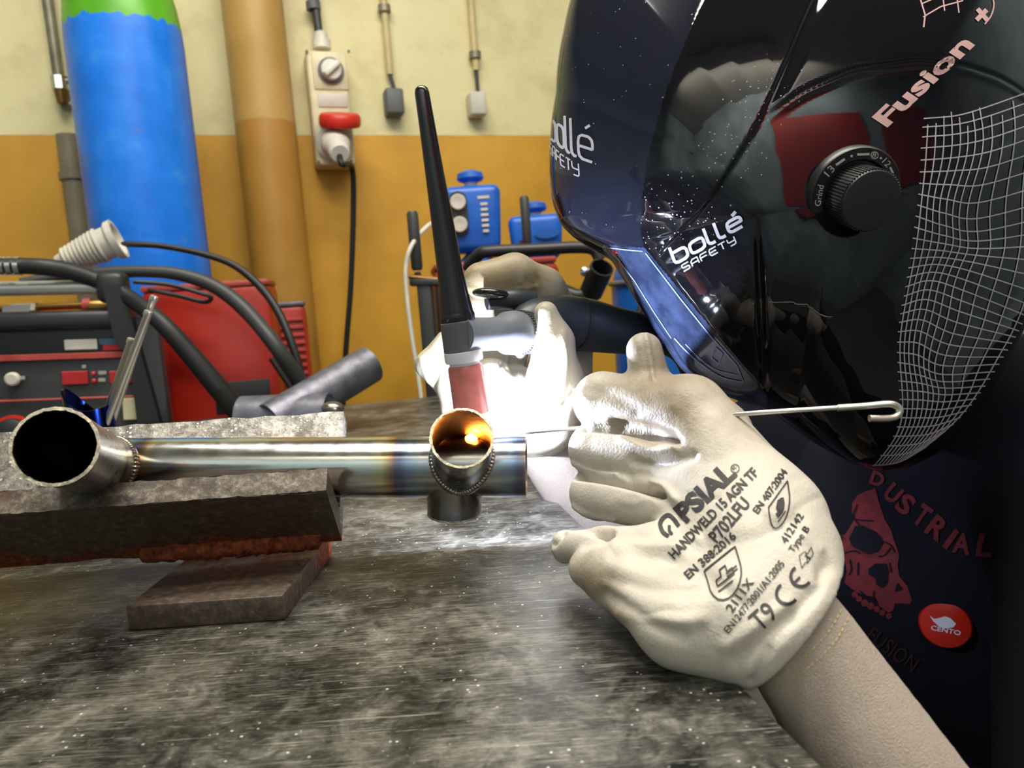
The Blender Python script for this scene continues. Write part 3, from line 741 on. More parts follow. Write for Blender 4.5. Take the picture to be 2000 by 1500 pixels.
# ------------------------------------------------------------------ right background: bottles, red machine, cart
def small_bottle(lab, px, d, y0, y1, wpx, gauges, mat=M_BLUEPL, dz=0):
    c = P(px, 420, d); c = np.array([c[0], c[1], 0]); z1 = P(px, y0, d)[2]; z0 = P(px, y1, d)[2]; wd = wpx*d/F; k = wd/.12
    t = thing('gas_bottle', lab, 'gas bottle', c); r = wd*.42
    obj('cylinder_body', *lathe([(r*.9, 0), (r, .015), (r, z0-.06), (r*.8, z0-.02), (r*.4, z0), (.02, z0+.02)], c, UZ, 32), M_BLUEDK, t)
    v = C-c; v[2] = 0; Y = unit(v); X = np.cross(UZ, Y)
    hs = z1-z0; hb = hs*.82
    bm_V, bm_F = box(c+UZ*(z0+hb/2), X, Y, UZ, wd, wd*.8, hb, wd*.14, 4)
    tp = (bm_V-c)@UZ; sc = 1-.14*np.clip((z0+hb*.4-tp)/(hb*.4), 0, 1)
    rel = bm_V-c; rel[:, :2] *= sc[:, None]; g = obj('valve_guard', c+rel, bm_F, mat, t, sharp=30)
    obj('knob_stem', *lathe([(.014*k, 0), (.014*k, hs*.12)], c+UZ*(z0+hb), UZ, 16), M_LTGREY, t)
    obj('top_knob', *lathe([(.012*k, 0), (.025*k, .004), (.029*k, .010), (.027*k, .018*k+.002), (.012*k, .026*k), (0, .027*k)], c+UZ*(z0+hb+hs*.06), UZ, 24), M_BLUEPL, t)
    if gauges:
        gc = c+UZ*(z0+hb*.58)-X*wd*.24+Y*wd*.4
        pl = [(wd*.155*math.cos(a), (wd*.22 if math.sin(a) > 0 else -wd*.22)+wd*.155*math.sin(a)) for a in np.arange(0, 2*math.pi, .2)]
        rc = obj('gauge_recess', *prism(pl, gc-Y*.002, X, UZ, Y, .006), M_BLACKPL, g, sharp=30)
        for s_ in (1, -1):
            q = gc+UZ*s_*wd*.19+Y*.004
            ga = obj('gauge', *lathe([(wd*.135, 0), (wd*.135, .008), (wd*.12, .010), (0, .0085)], q, Y, 24), M_GAUGE, t)
        for i, (hh, ww) in enumerate(((.80, .20), (.70, .12), (.62, .12), (.54, .13), (.46, .12), (.38, .12), (.30, .10))):
            obj('guard_print', *box(c+UZ*(z0+hb*hh)+X*wd*.2+Y*wd*.402, X, Y, UZ, wd*ww, .001, wd*.045), M_LTGREY, t, smooth=False)
    else:
        obj('grip_opening', *prism([(wd*.17*math.cos(a)*1.3, wd*.09*math.sin(a)) for a in np.arange(0, 2*math.pi, .25)], c+UZ*(z0+hb*.55)+X*wd*.2+Y*wd*.398, X, UZ, Y, .004), M_BLUEDK, t)
        obj('dark_opening', *prism([(-wd*.09, -wd*.2), (wd*.13, -wd*.2), (wd*.13, wd*.05), (0, wd*.09), (-wd*.09, 0)], c+UZ*(z0+hb*.35)-X*wd*.27+Y*wd*.398, X, UZ, Y, .004), M_BLACKPL, t)
small_bottle('blue capped gas bottle with two round gauges behind the torch', 924, 1.70, 340, 494, 110, True)
small_bottle('smaller blue capped gas bottle partly hidden by the helmet', 1044, 1.72, 404, 508, 104, False)
c = P(1300, 640, 1.7); c = np.array([c[0], c[1], 0])
t = thing('gas_bottle', 'plain blue gas bottle with a dark hose standing behind the helmet', 'gas bottle', c)
obj('cylinder_body', *lathe([(.11, 0), (.118, .02), (.118, 1.02), (.1, 1.08), (.05, 1.12), (.03, 1.15)], c, UZ, 40), M_BLUEDK, t)
obj('bottle_chain', *tube([c+np.array([.12*math.cos(a), .12*math.sin(a), P(1220, 552, 1.6)[2]]) for a in np.arange(0, 2*math.pi+.1, .2)], .006, 8), M_GALV, t)
obj('hose', *ptube([(1262, 560, 1.57), (1252, 600, 1.57), (1240, 640, 1.57), (1236, 720, 1.57)], 7, 10), M_HOSE, t)
q = P(965, 620, 1.50)
td, dX, dY = cabinet('red_machine', 'red topped machine on a black trolley with an open ended handle tube', (q[0], q[1]), 8*D2R, .235, .20, P(960, 520, 1.42)[2], (M_PANEL2, M_PINKRED))
zt = P(960, 520, 1.42)[2]; obj('red_hood', *box(np.array([q[0], q[1], zt-.02]), dX, dY, UZ, .24, .204, .035, .012), M_REDMET, td, sharp=30)
t = td
obj('handle_tube', *ptube([(905, 530, 1.40), (935, 498, 1.37), (960, 491, 1.36), (1050, 487, 1.36), (1130, 483, 1.36), (1160, 488, 1.36), (1172, 508, 1.36)], 12, 16), M_BLACKPL, t)
pe = P(1176, 522, 1.34); pv = unit(P(1150, 580, 1.40)-pe)
obj('open_tube', *lathe([(.0195, 0), (.022, 0), (.022, .065), (.0195, .065)], pe, pv, 28, close=True), M_BLACKPL, t)
obj('tube_floor', *lathe([(.0195, .05), (.0195, .055)], pe, pv, 28), M_BLACKPL, t)
obj('cross_member', *ptube([(1165, 565, 1.385), (1130, 578, 1.39), (1095, 566, 1.40), (1060, 560, 1.42)], 14, 14), M_BLACKPL, t)
obj('bolt', *lathe([(.009, 0), (.009, .006), (.004, .01), (0, .01)], P(1142, 531, 1.36), -fw, 12), M_CHROME, t)
obj('bracket_plate', *box(P(1090, 574, 1.41), rt, fw, up, .07, .02, .022, .004), M_CHROME, t, sharp=30)
for (px, lab) in ((828, 'post'),):
    a = P(px, 545, 1.34); b_ = np.array([a[0], a[1], 0]); obj('post', *box((a+b_)/2, np.array([1., 0, 0]), np.array([0, 1., 0]), UZ, .026, .026, a[2], .003), M_BLACKPL, t, sharp=30)
obj('grip', *lathe([(.008, 0), (.0105, .005), (.0105, .10), (.008, .105), (0, .105)], P(815, 528, 1.34), UZ, 16), M_HOSEGREY, t)
obj('grip_rod', *tube([P(815, 532, 1.34), P(822, 560, 1.34)], .006, 8), M_BLACKPL, t)
obj('copper_bar', *tube([P(798, 540, 1.33), P(862, 546, 1.33)], .004, 8), M_BRASS, t)
obj('shelf_bar', *box(P(836, 552, 1.335), rt, fw, up, .065, .02, .012, .002), M_BLACKPL, t, sharp=30)
obj('gas_hose', *ptube([(870, 425, 1.45), (838, 440, 1.40), (806, 476, 1.32), (793, 520, 1.31), (795, 580, 1.31), (805, 660, 1.31), (818, 740, 1.31), (825, 800, 1.31)], 4.5, 10), M_LTGREY, t)
gx = P(1043, 420, 1.52); obj('side_grip', *lathe([(.008, 0), (.0095, .004), (.0095, .09), (.006, .095), (0, .095)], P(1030, 476, 1.50), UZ, 14), M_HOSEGREY, t)
for a in (-1, 1):
    cc = P(980, 500, 1.36); obj('trolley_wheel', *lathe([(.08, -.018), (.09, -.012), (.09, .012), (.08, .018)], np.array([cc[0]+.13*a, cc[1]+.03, .09]), np.array([1., 0, 0]), 28), M_BLACKPL, t)
obj('base_plate', *box(P(980, 500, 1.36)*[1, 1, 0]+UZ*.1, np.array([1., 0, 0]), np.array([0, 1., 0]), UZ, .3, .08, .01, .002), M_BLACKPL, t, sharp=30)

# ------------------------------------------------------------------ V-block fixture
# cross-section in (depth, height) around the outer corner of the V, extruded along the bar
ee = unit(P(647, 956, .408)-P(0, 1004, .392)); ee = unit(ee*[1, 1, 1])
dv = unit(np.array([0, 1., 0])-ee*ee[1]); hv = np.cross(ee, dv); hv = hv if hv[2] > 0 else -hv
vb = P(668, 1056, .45)
th = .0136; Lf = .0585; Lb = .088; q_ = .70711
def vsec(d_, h_): return np.array([d_, h_])
frt = [vsec(0, 0), vsec(-Lf*q_, Lf*q_), vsec(-Lf*q_+th*q_, Lf*q_+th*q_), vsec(0, th*2*q_)]
bck = [vsec(0, 0), vsec(0, th*2*q_), vsec(Lb*q_-th*q_, Lb*q_+th*q_), vsec(Lb*q_, Lb*q_)]
t = thing('v_block', 'rusty angle iron V block with a welded foot plate on the bench', 'fixture', T(400, 1215))
Lbar = .62
def bar(name, sec, mat, nlen=60, ncut=6, rust=None, rough=.0004):
    """extruded quad section, subdivided so edges can be uneven"""
    pts = []
    for i in range(4):
        a, b_ = sec[i], sec[(i+1) % 4]
        for k in range(ncut): pts.append(a+(b_-a)*k/ncut)
    pts = np.array(pts); m = len(pts); V = []; R = []
    for j in range(nlen+1):
        s_ = -Lbar*j/nlen
        q = vb+ee*s_+dv*pts[:, :1]+hv*pts[:, 1:]
        if j: q = q+rng.normal(0, rough, q.shape)
        V.append(q); R.append(rust(pts, s_) if rust else np.zeros(m))
    V = np.concatenate(V); Fc = [[j*m+i, j*m+(i+1) % m, (j+1)*m+(i+1) % m, (j+1)*m+i] for j in range(nlen) for i in range(m)]
    Fc += [list(range(m))[::-1], [nlen*m+i for i in range(m)]]
    return obj(name, V, Fc, mat, t, sharp=35, attr={'rust': np.concatenate(R)})
rustf = lambda p, s_: np.clip(1.05-p[:, 1]/np.interp(s_, [-.4, -.2, -.16, -.11, -.02, 0], [.05, .04, .018, .024, .024, .012]), 0, 1)*.8
bar('front_flange', frt, M_RUST, rust=rustf)
bar('back_flange', bck, M_SPAT)
tipc = np.array([frt[1], frt[1]+np.array([-.0006, .0006])*.5, frt[2]+np.array([-.0004, .0008]), frt[2]])
top = bar('flange_edge', [frt[1]+np.array([0, .0002]), frt[1]+np.array([-.0007, .0009]), frt[2]+np.array([-.0002, .0013]), frt[2]+np.array([0, .0002])], M_EDGE, 160, 5, rough=.00022)
# foot plate
c4 = [T(247, 1232, .8503), T(553, 1211, .8503)]
pd_ = unit(T(600, 1070, .864)-T(549, 1172, .864)); px_ = unit(c4[1]-c4[0])
X = px_; Y = unit(np.array([-X[1], X[0], 0])); wpl = np.linalg.norm(c4[1]-c4[0])
lp = .100
V, Fc = box((c4[0]+c4[1])/2+Y*lp/2+UZ*.0065+X*.001, X, Y, UZ, wpl, lp, .0135, .0012, 2)
bmv = V-((c4[0]+c4[1])/2); 
o = obj('foot_plate', V, Fc, M_RUST, t, sharp=30, attr={'rust': np.clip(((V-c4[0])@Y)/lp*.7+.1, 0, 1)})
wa = vb-ee*.175+dv*-.004+hv*.003; V = []; 
path = np.array([vb-ee*s_+dv*(-.0035+rng.normal(0, .0006))+hv*(.0030+rng.normal(0, .0006)) for s_ in np.linspace(.012, .112, 60)])
o = obj('weld_seam', *tube(path, .0062+rng.normal(0, .0004, 60), 12), M_RUST, t, attr=None); o.data.attributes.new('rust', 'FLOAT', 'POINT').data.foreach_set('value', [1.]*len(o.data.vertices))

# ------------------------------------------------------------------ welded tube assembly
ta = P(172, 914, .459); tb_ = P(1028, 911, .4455); tx = unit(tb_-ta); RT = .0186
t = thing('tube_assembly', 'stainless tube frame with short tube stubs being welded in the V block', 'tube', ta-UZ*RT)
# the V lifts the tube: keep it on the V
X, Y = perp(tx); n = 72; L = np.linalg.norm(tb_-ta); ss = np.linspace(0, L, 160)
sj = (P(902, 912, .447)-ta)@tx
def heat(s_): return np.clip(np.minimum(np.abs(s_-sj)/.075, np.where(s_ < sj, np.abs(s_-.013)/.054, 9)), 0, 1)
V = []; Hh = []; ang = np.arange(n)*2*math.pi/n
for rr, order in ((RT, ss), (RT-.0016, ss[::-1])):
    for s_ in order:
        V.append(ta+tx*s_+rr*(np.cos(ang)[:, None]*X+np.sin(ang)[:, None]*Y)); Hh.append(np.full(n, heat(np.array([s_]))[0]))
m = len(V); V = np.concatenate(V); Fc = [[i*n+j, i*n+(j+1) % n, ((i+1) % m)*n+(j+1) % n, ((i+1) % m)*n+j] for i in range(m) for j in range(n)]
obj('main_tube', V, Fc, M_TUBE, t, attr={'tint_band': np.concatenate(Hh)}, sharp=50)
bv_tube = bvh_of(V, Fc)
def stub(c0, c1, r, name='tube_stub', cut=True, mat=M_STUB, bead=True, bk=64, heatlen=.05):
    """open tube from the axis point c0 of the main tube to the mouth c1, coped onto the main tube"""
    u = unit(c1-c0); X, Y = perp(u); n = 96; ang = np.arange(n)*2*math.pi/n; L = np.linalg.norm(c1-c0)
    e = r*(np.cos(ang)[:, None]*X+np.sin(ang)[:, None]*Y)
    rel = e+(c0-ta); 
    # distance from main axis = RT -> solve quadratic for t
    A = u-tx*(u@tx); B = rel-tx*(rel@tx)[:, None]
    a = A@A; b = B@A; c = (B*B).sum(1)-RT**2; disc = b*b-a*c
    tt = np.where(disc > 0, (-b+np.sqrt(np.maximum(disc, 0)))/a, 0)
    base = c0+e+u*np.clip(tt, 0, L*.9)[:, None]
    mouth = c0+e+u*L; ei = e*(1-.0011/r)
    rows = [base+(mouth-base)*k for k in np.linspace(0, 1, 14)]+[c0+ei+u*L]+[(c0+ei+u*L)+((c0+ei+u*np.clip(tt, 0, L*.9)[:, None])-(c0+ei+u*L))*k for k in np.linspace(0, 1, 14)[1:]]
    V = np.concatenate(rows); m = len(rows)
    Fc = [[i*n+j, i*n+(j+1) % n, (i+1)*n+(j+1) % n, (i+1)*n+j] for i in range(m-1) for j in range(n)]
    hh = np.concatenate([np.clip(np.linalg.norm(q-base, axis=1)/heatlen, 0, 1) for q in rows])
    o = obj(name, V, Fc, [mat, M_INNER], t, attr={'tint_band': hh}, sharp=50)
    o.data.polygons.foreach_set('material_index', [1 if i >= 14*n else 0 for i in range(len(Fc))])
    rimp = [(r+.0001, -.0008), (r+.0002, .0003), (r-.0012, .0004), (r-.0013, -.0008)]
    vr, fr = lathe(rimp, c0+u*L, u, 96, close=True); vr = vr+rng.normal(0, .00012, vr.shape); obj('sawn_rim', vr, fr, M_RIM, o)
    if bead:
        Vb = []; Fb = []; nb = 0
        cum = np.concatenate([[0], np.cumsum(np.linalg.norm(np.diff(np.vstack([base, base[:1]]), axis=0), axis=1))])
        for s_ in np.linspace(0, cum[-1], bk, endpoint=False):
            k = s_; i = min(int(np.searchsorted(cum, k, 'right')-1), n-1); f = (k-cum[i])/(cum[i+1]-cum[i]+1e-9)
            p_ = base[i]*(1-f)+base[(i+1) % n]*f; tg = unit(base[(i+1) % n]-base[i]); nr = unit(e[i]+u*.0); 
            bi = unit(np.cross(tg, nr)); Ve, Fe = ellipsoid(p_+nr*.0004, tg, nr, bi, .0017, .0017, .0030, 10, 6)
            Vb.append(Ve); Fb += [[q+nb for q in f_] for f_ in Fe]; nb += len(Ve)
        obj('weld_bead', np.concatenate(Vb), Fb, M_BEAD, t, kind='stuff')
    return V, Fc, u
j1 = P(902, 914, .4475)
m1 = P(902, 855, .403)
Vs, Fs, u1 = stub(j1, m1, .0174)
stub_bvh = bvh_of(Vs, Fs)
j2 = P(215, 914, .4585)
stub(j2, P(108, 872, .333), .0178, heatlen=.06)
j3 = P(884, 920, .4475)
dn = unit(np.array([-.05, .10, -1.])); stub(j3, j3+dn*.0265, .0165, bead=False)
# glowing puddle seen inside the stub
allb_V, allb_F = cat_((V, Fc), (Vs, Fs)); bvs = bvh_of(allb_V, allb_F)
hb = decal('glowing_weld', *poly2(circ2(921, 855, 13, 18, 10), 8), bvs, M_HOT, t, lift=.0009, label='orange glowing weld metal inside the stub', maxjump=1)
hb = decal('glowing_weld', *poly2(circ2(921, 855, 7, 14, 6), 8), bvs, M_HOTC, t, lift=.0013, label='white hot core of the weld', maxjump=1)
# the arc
ac = P(962, 838, .440)
o = obj('welding_arc', *ellipsoid(P(956, 850, .459), rt, fw, up, .0022, .0022, .0028, 14, 8), M_ARC, label='white welding arc burning behind the open tube stub', cat='arc')

# loose tubes on the bench
q = T(196, 850); q = P(196, 850, .72); q[2] = .852
d0 = proj(q)[2]
d0 = .66; base = P(200, 850, d0); base[2] = .8505
def onb(x, d): 
    y = 700
    for _ in range(30):
        p_ = P(x, y, d); y += (p_[2]-.8505)*F/d
    return P(x, y, d)
d0 = .70; b0 = onb(200, d0); axs = unit(P(193, 770, d0)-b0); rr = 44*d0/F
t2 = thing('blued_tube', 'short heat blued tube with a saddle cut end standing on the bench', 'tube', b0)
n = 56; ang = np.arange(n)*2*math.pi/n; Hgt = (P(193, 778, d0)-b0)@UZ
e = rr*(np.cos(ang)[:, None]*rt+np.sin(ang)[:, None]*np.array([0, 1., 0])); sad = Hgt-.004+.009*np.cos(ang+2.6)+.007*np.cos(2*ang)
rows = [b0+e, b0+e+UZ*sad[:, None], b0+e*.93+UZ*sad[:, None], b0+e*.93]
V = np.concatenate(rows); Fc = [[i*n+j, i*n+(j+1) % n, ((i+1) % 4)*n+(j+1) % n, ((i+1) % 4)*n+j] for i in range(4) for j in range(n)]
obj('tube_wall', V, Fc, M_BLUESTEEL, t2, sharp=40)
for i, (xa, xb, yb, dd, lab) in enumerate(((214, 258, 660, .69, 'shortest polished rod leaning left in the blued tube'), (222, 291, 606, .685, 'middle polished rod leaning in the blued tube'), (231, 302, 577, .695, 'longest polished rod leaning out of the blued tube'))):
    a = P(xa-4, 800, dd); b_ = P(xb, yb, dd); k = unit(b_-a)
    a2 = a-k*((a-b0)@UZ-.004)/k[2]*.55; rod_r = .0031
    Lr = np.linalg.norm(b_-a2)
    obj('filler_rod', *lathe([(rod_r*.6, 0), (rod_r, .002), (rod_r, Lr-.006), (rod_r*1.25, Lr-.005), (rod_r*1.25, Lr-.001), (rod_r*.7, Lr), (0, Lr)], a2, k, 20), M_ROD, label=lab, cat='rod', group='polished rods in the blued tube')
def openpipe(name, a, b_, r, mat, par, wall=.003):
    k = unit(b_-a); Lr = np.linalg.norm(b_-a)
    return obj(name, *lathe([(r, 0), (r, Lr), (r-wall, Lr), (r-wall, 0)], a, k, 48, close=True), mat, par, sharp=40)
d1 = .92
pa = P(598, 800, d1); pb_ = P(728, 712, d1-.02)
t2 = thing('pipe_offcut', 'dull grey welded pipe offcut lying on the bench behind the V block', 'pipe', onb(600, d1))
openpipe('upper_pipe', P(530, 826, d1), P(722, 712, d1+.10), 41*d1/F, M_OFFCUT, t2)
rr = .030; la = onb(480, d1+.03)+UZ*rr; lb_ = onb(650, d1+.02)+UZ*rr*.9
openpipe('lower_pipe', la, lb_, rr, M_OFFCUT, t2)
obj('weld_lump', *ellipsoid(P(650, 797, d1-.03), rt, fw, up, .014, .012, .008), M_BEAD, t2)
o = obj('blue_cloth_tape', *box(onb(330, .98)+UZ*.004, unit(tl*-1), tr, UZ, .12, .05, .008, .003), M_BLUESTK, label='flat blue offcut lying on the bench before the red cabinet', cat='offcut')

# ------------------------------------------------------------------ welding torch
TT = P(822, 168, .432); TB = P(923, 806, .460); ax = TB-TT; LT = np.linalg.norm(ax); ax = ax/LT
def tpos(y):
    lo_, hi_ = -.1, 1.2
    for _ in range(40):
        m_ = (lo_+hi_)/2
        if proj(TT+ax*LT*m_)[1] < y: lo_ = m_
        else: hi_ = m_
    return LT*(lo_+hi_)/2
def pr_(rows):   # (pixel y, pixel half width)
    out = []
    for y, hw in rows:
        s_ = tpos(y); d = proj(TT+ax*s_)[2]; out.append((hw*d/F, s_))
    return out
t = thing('welding_torch', 'black and grey welding torch with long back cap and pink ceramic cup', 'torch', TB)
obj('back_cap', *lathe([(0, tpos(168)-.0005)]+pr_([(169, 8), (173, 12.5), (182, 14.5), (250, 16), (350, 19), (450, 22.5), (520, 25), (570, 28), (600, 31.5), (618, 33), (627, 32.5)]), TT, ax, 36), M_BLACKGLOSS, t)
obj('cap_seal', *lathe(pr_([(612, 33.4), (616, 34.4), (622, 34.4), (628, 33.4)]), TT, ax, 36), M_BLACKGLOSS, t)
obj('torch_collar', *lathe(pr_([(627, 33), (629, 35.5), (684, 37), (688, 36)]), TT, ax, 40), M_GREYPL, t)
obj('insulator', *lathe(pr_([(684, 35.5), (686, 37.5), (702, 37.5), (706, 36), (707, 30), (716, 30)]), TT, ax, 40), M_WHITEPL, t)
ys = pr_([(712, 31), (716, 34), (720, 34.5), (806, 36)]); rin = ys[-1][0]*.72
obj('ceramic_cup', *lathe(ys+[(rin, ys[-1][1]), (rin, ys[-1][1]-.02)], TT, ax, 44), M_CUP, t)
te = TT+ax*(ys[-1][1]-.015); obj('tungsten_electrode', *tube([te, te+ax*.018, P(953, 845, .4595)], [.0012, .0012, .0003], 10), M_TUNG, t)
# head neck, ring, handle
n0 = P(900, 655, .4475); n1_ = P(1003, 650, .486)
kk = unit(n1_-n0); Ln = np.linalg.norm(n1_-n0)
px2 = .46/F
obj('torch_neck', *lathe([(34*px2, 0), (33*px2, Ln*.5), (34*px2, Ln*.75), (44*px2, Ln*.86), (46*px2, Ln*1.02), (43*px2, Ln*1.10)], n0, kk, 40), M_MIDGREY, t)
nk = n0+kk*Ln*.55; obj('neck_badge', *box(nk-fw*33*px2+up*.0005, kk, np.cross(fw, kk), fw, .0095, .0075, .003, .0012), M_GREYPL, t, sharp=30)
rg = obj('ribbed_ring', *lathe([(40*px2, Ln*1.08), (44*px2, Ln*1.1), (44*px2, Ln*1.34), (40*px2, Ln*1.36)], n0, kk, 40), M_GREYPL, t)
X, Y = perp(kk)
for i in range(44):
    a = i*2*math.pi/44; rv = X*math.cos(a)+Y*math.sin(a)
    obj('rib', *box(n0+kk*Ln*1.22+rv*44.6*px2, kk, np.cross(kk, rv), rv, Ln*.22, .0009, .0012), M_GREYPL, rg, smooth=False)
obj('torch_handle', *ptube([(1010, 648, .493), (1040, 632, .505), (1090, 628, .518), (1140, 634, .528), (1190, 643, .537), (1235, 650, .545), (1262, 654, .550)], [30, 46, 52, 52, 47, 42, 36], 28), M_HANDLE, t)
obj('handle_seam', *ring(54*.525/F, 50*.525/F, -.0012, .0012, P(1128, 633, .5255), unit(P(1190, 643, .537)-P(1090, 628, .518)), 40), M_BLACKPL, t)
for k in range(3): obj('sleeve_rib', *ring(36*.548/F, 26*.548/F, -.0012, .0012, P(1258+9*k, 654+k*1.5, .550+.001*k), unit(P(1262, 654, .550)-P(1190, 643, .537)), 36), M_GREYPL, t)
bt = P(958, 573, .492)
obj('torch_trigger', *ellipsoid(bt, unit(rt-up*.05), fw, up, 36*.492/F, .011, 11*.492/F, 28, 14), M_BLACKGLOSS, t)
obj('trigger_mount', *ptube([(950, 590, .500), (1000, 585, .505), (1040, 592, .512)], [16, 20, 22], 16), M_HANDLE, t)
obj('torch_hose', *ptube([(1255, 654, .549), (1300, 664, .56), (1345, 700, .58), (1375, 800, .62), (1385, 950, .66), (1375, 1200, .70), (1365, 1500, .75)], [29, 28, 27, 25, 23, 22, 21], 18), M_HOSE, t)

# filler rod in the near glove
r3 = [P(*q) for q in ((985, 849, .460), (1130, 836, .450), (1300, 822, .405), (1455, 808, .368), (1640, 796, .356))]
t = thing('filler_wire', 'thin bright filler rod with a hooked end held in the printed glove', 'rod', r3[2])
obj('wire', *tube(spline(r3, 10), np.linspace(.00115, .00125, 41), 12), M_ROD, t)
hk = [P(*q) for q in ((1636, 796.5, .356), (1690, 793, .354), (1735, 789, .352), (1752, 794, .352), (1757, 804, .352), (1748, 814, .352), (1728, 817, .352), (1698, 817, .352))]
obj('hooked_end', *tube(spline(hk, 8), .0017, 14), M_ROD, t)

# ------------------------------------------------------------------ gloves
def dirt_attr(V, spots):
    x, y, d = proj(V); xy = np.stack([x, y], 1); a = np.zeros(len(V))
    for px, py, r, s_ in spots: a = np.maximum(a, s_*np.exp(-((xy[:, 0]-px)**2+(xy[:, 1]-py)**2)/r**2))
    return a
def pcone(Fd, a, b, ra, rb, k=.005, cut=False, sq=None):
    Fd.cone(P(*a), P(*b), ra*a[2]/F, rb*b[2]/F, k, cut, sq)
# near glove: left hand, back towards the camera, fingers closed round the filler rod
pts = np.array([P(x, y, d) for x in (1040, 1680) for y in (610, 1390) for d in (.265, .49)])
G = Field(pts.min(0), pts.max(0), .0013)
def rd(q): return (q[0], q[1], q[2]+float(np.interp(q[0], [1100, 1180, 1350, 1560], [.080, .074, .036, 0])*np.interp(q[1], [960, 1085, 1200], [1, .55, .1])+np.interp(q[1], [800, 950, 1100, 1210], [0, -.006, -.034, -.052])))
def near(a, b, ra, rb, **k): pcone(G, rd(a), rd(b), ra, rb, **k)
# thumb
pcone(G, (1258, 684, .424), (1272, 760, .420), 35, 42, k=.003)
pcone(G, (1272, 760, .420), (1400, 850, .400), 42, 70, k=.004)
# knuckle bones / back of the hand
near((1345, 808, .362), (1480, 1010, .362), 76, 112, k=.006)
near((1330, 900, .356), (1490, 1080, .356), 66, 112, k=.008)
near((1325, 985, .354), (1490, 1140, .355), 62, 108, k=.008)
near((1290, 1085, .356), (1440, 1210, .356), 66, 100, k=.008)
near((1480, 1010, .362), (1560, 1200, .356), 112, 98, k=.010)
near((1440, 1190, .356), (1530, 1250, .352), 100, 92, k=.010)
near((1200, 1120, .358), (1330, 1215, .358), 62, 80, k=.008)
near((1330, 1215, .358), (1470, 1250, .354), 80, 88, k=.010)
near((1540, 1020, .366), (1560, 1150, .360), 66, 72, k=.010)
# fingers: proximal phalanx towards the left, then bent away round the rod
near((1345, 808, .360), (1178, 784, .364), 72, 56, k=.0045)
near((1178, 784, .364), (1188, 806, .395), 56, 50, k=.004); near((1188, 806, .395), (1260, 820, .415), 50, 44, k=.004)
near((1330, 905, .354), (1164, 878, .360), 60, 52, k=.0022)
near((1164, 878, .360), (1172, 884, .395), 52, 48, k=.003); near((1172, 884, .395), (1250, 890, .410), 48, 42, k=.003)
near((1325, 988, .353), (1162, 964, .360), 58, 48, k=.0022)
near((1162, 964, .360), (1170, 970, .392), 48, 45, k=.003); near((1170, 970, .392), (1245, 975, .405), 45, 40, k=.003)
near((1290, 1085, .354), (1180, 1080, .358), 60, 50, k=.0028)
near((1180, 1080, .358), (1106, 1066, .366), 50, 28, k=.003); near((1106, 1066, .366), (1104, 1075, .385), 28, 26, k=.003)
near((1200, 1130, .360), (1150, 1110, .362), 56, 40, k=.004)
# hem folds near the wrist
near((1590, 1070, .360), (1570, 1190, .356), 34, 44, k=.012)
wd_ = unit(P(1700, 1420, .292)-P(1500, 1130, .308))
hp = P(1548, 1232, .303)
sl = unit(P(1625, 1138, .305)-P(1458, 1332, .302)); hn = unit(np.cross(np.cross(sl, wd_), sl)); hn = hn if hn@wd_ > 0 else -hn
G.plane(hp+hn*.001, hn)
Vg, Qg = G.mesh(2)
lines = [
    ([(1110, 838), (1150, 834), (1215, 838), (1290, 856), (1324, 862)], 7, .0020),
    ([(1200, 828), (1260, 838), (1310, 852)], 9, .0022),
    ([(1215, 858), (1270, 880), (1318, 876)], 7, -.0013),
    ([(1240, 900), (1300, 905), (1350, 890)], 11, .0014),
    ([(1112, 926), (1180, 936), (1240, 950), (1282, 966)], 6, .0038), ([(1230, 940), (1285, 960)], 9, .002),
    ([(1290, 966), (1312, 990), (1322, 1010)], 9, .0011), ([(1275, 945), (1300, 952), (1318, 975)], 8, -.0011),
    ([(1118, 1020), (1150, 1024), (1190, 1040)], 6, .0042), ([(1145, 1026), (1186, 1044)], 10, .003),
    ([(1080, 1064), (1092, 1050), (1100, 1040)], 5, .0014),
    ([(1200, 1062), (1290, 1070), (1360, 1052)], 10, -.0011), ([(1200, 1085), (1300, 1092), (1380, 1075)], 11, .0010),
    ([(1190, 1130), (1290, 1150), (1380, 1150)], 16, .0010), ([(1180, 1160), (1260, 1210), (1330, 1240)], 14, .0012),
    ([(1210, 1195), (1300, 1215), (1370, 1210)], 14, -.0010),
    ([(1340, 1060), (1400, 1065), (1480, 1050), (1560, 1010)], 17, .0011), ([(1310, 1090), (1390, 1130), (1450, 1180)], 16, .0009),
    ([(1440, 1290), (1500, 1240), (1580, 1170), (1612, 1110)], 14, .0009), ([(1470, 1312), (1540, 1246), (1596, 1180), (1615, 1135)], 14, -.0006),
    ([(1420, 1260), (1480, 1220), (1540, 1180)], 14, -.0008), ([(1470, 1330), (1490, 1290), (1500, 1270)], 10, .0009),
    ([(1560, 1060), (1580, 1110), (1590, 1140)], 12, -.0009),
    ([(1500, 1000), (1550, 1030), (1600, 1075)], 10, -.0008),
    ([(1118, 905), (1160, 922), (1205, 928)], 4, -.0008), ([(1112, 985), (1150, 1005), (1200, 1015)], 4, -.0008),
    ([(1262, 655), (1270, 700), (1276, 740)], 4, -.0009),
    ([(1150, 760), (1200, 775), (1240, 800)], 14, .0006),
]
for _ in range(26):
    x0, y0 = rng.uniform(1180, 1560), rng.uniform(800, 1230); a = rng.uniform(-.5, .5)-.2; L_ = rng.uniform(30, 80)
    lines.append(([(x0, y0), (x0+L_*math.cos(a)*.5, y0+L_*math.sin(a)*.5+rng.uniform(-6, 6)), (x0+L_*math.cos(a), y0+L_*math.sin(a))], rng.uniform(6, 12), rng.uniform(-.00035, .00035)))
Vg = crease(Vg, Qg, [(a, b*1.05, c*2.0) for a, b, c in lines])
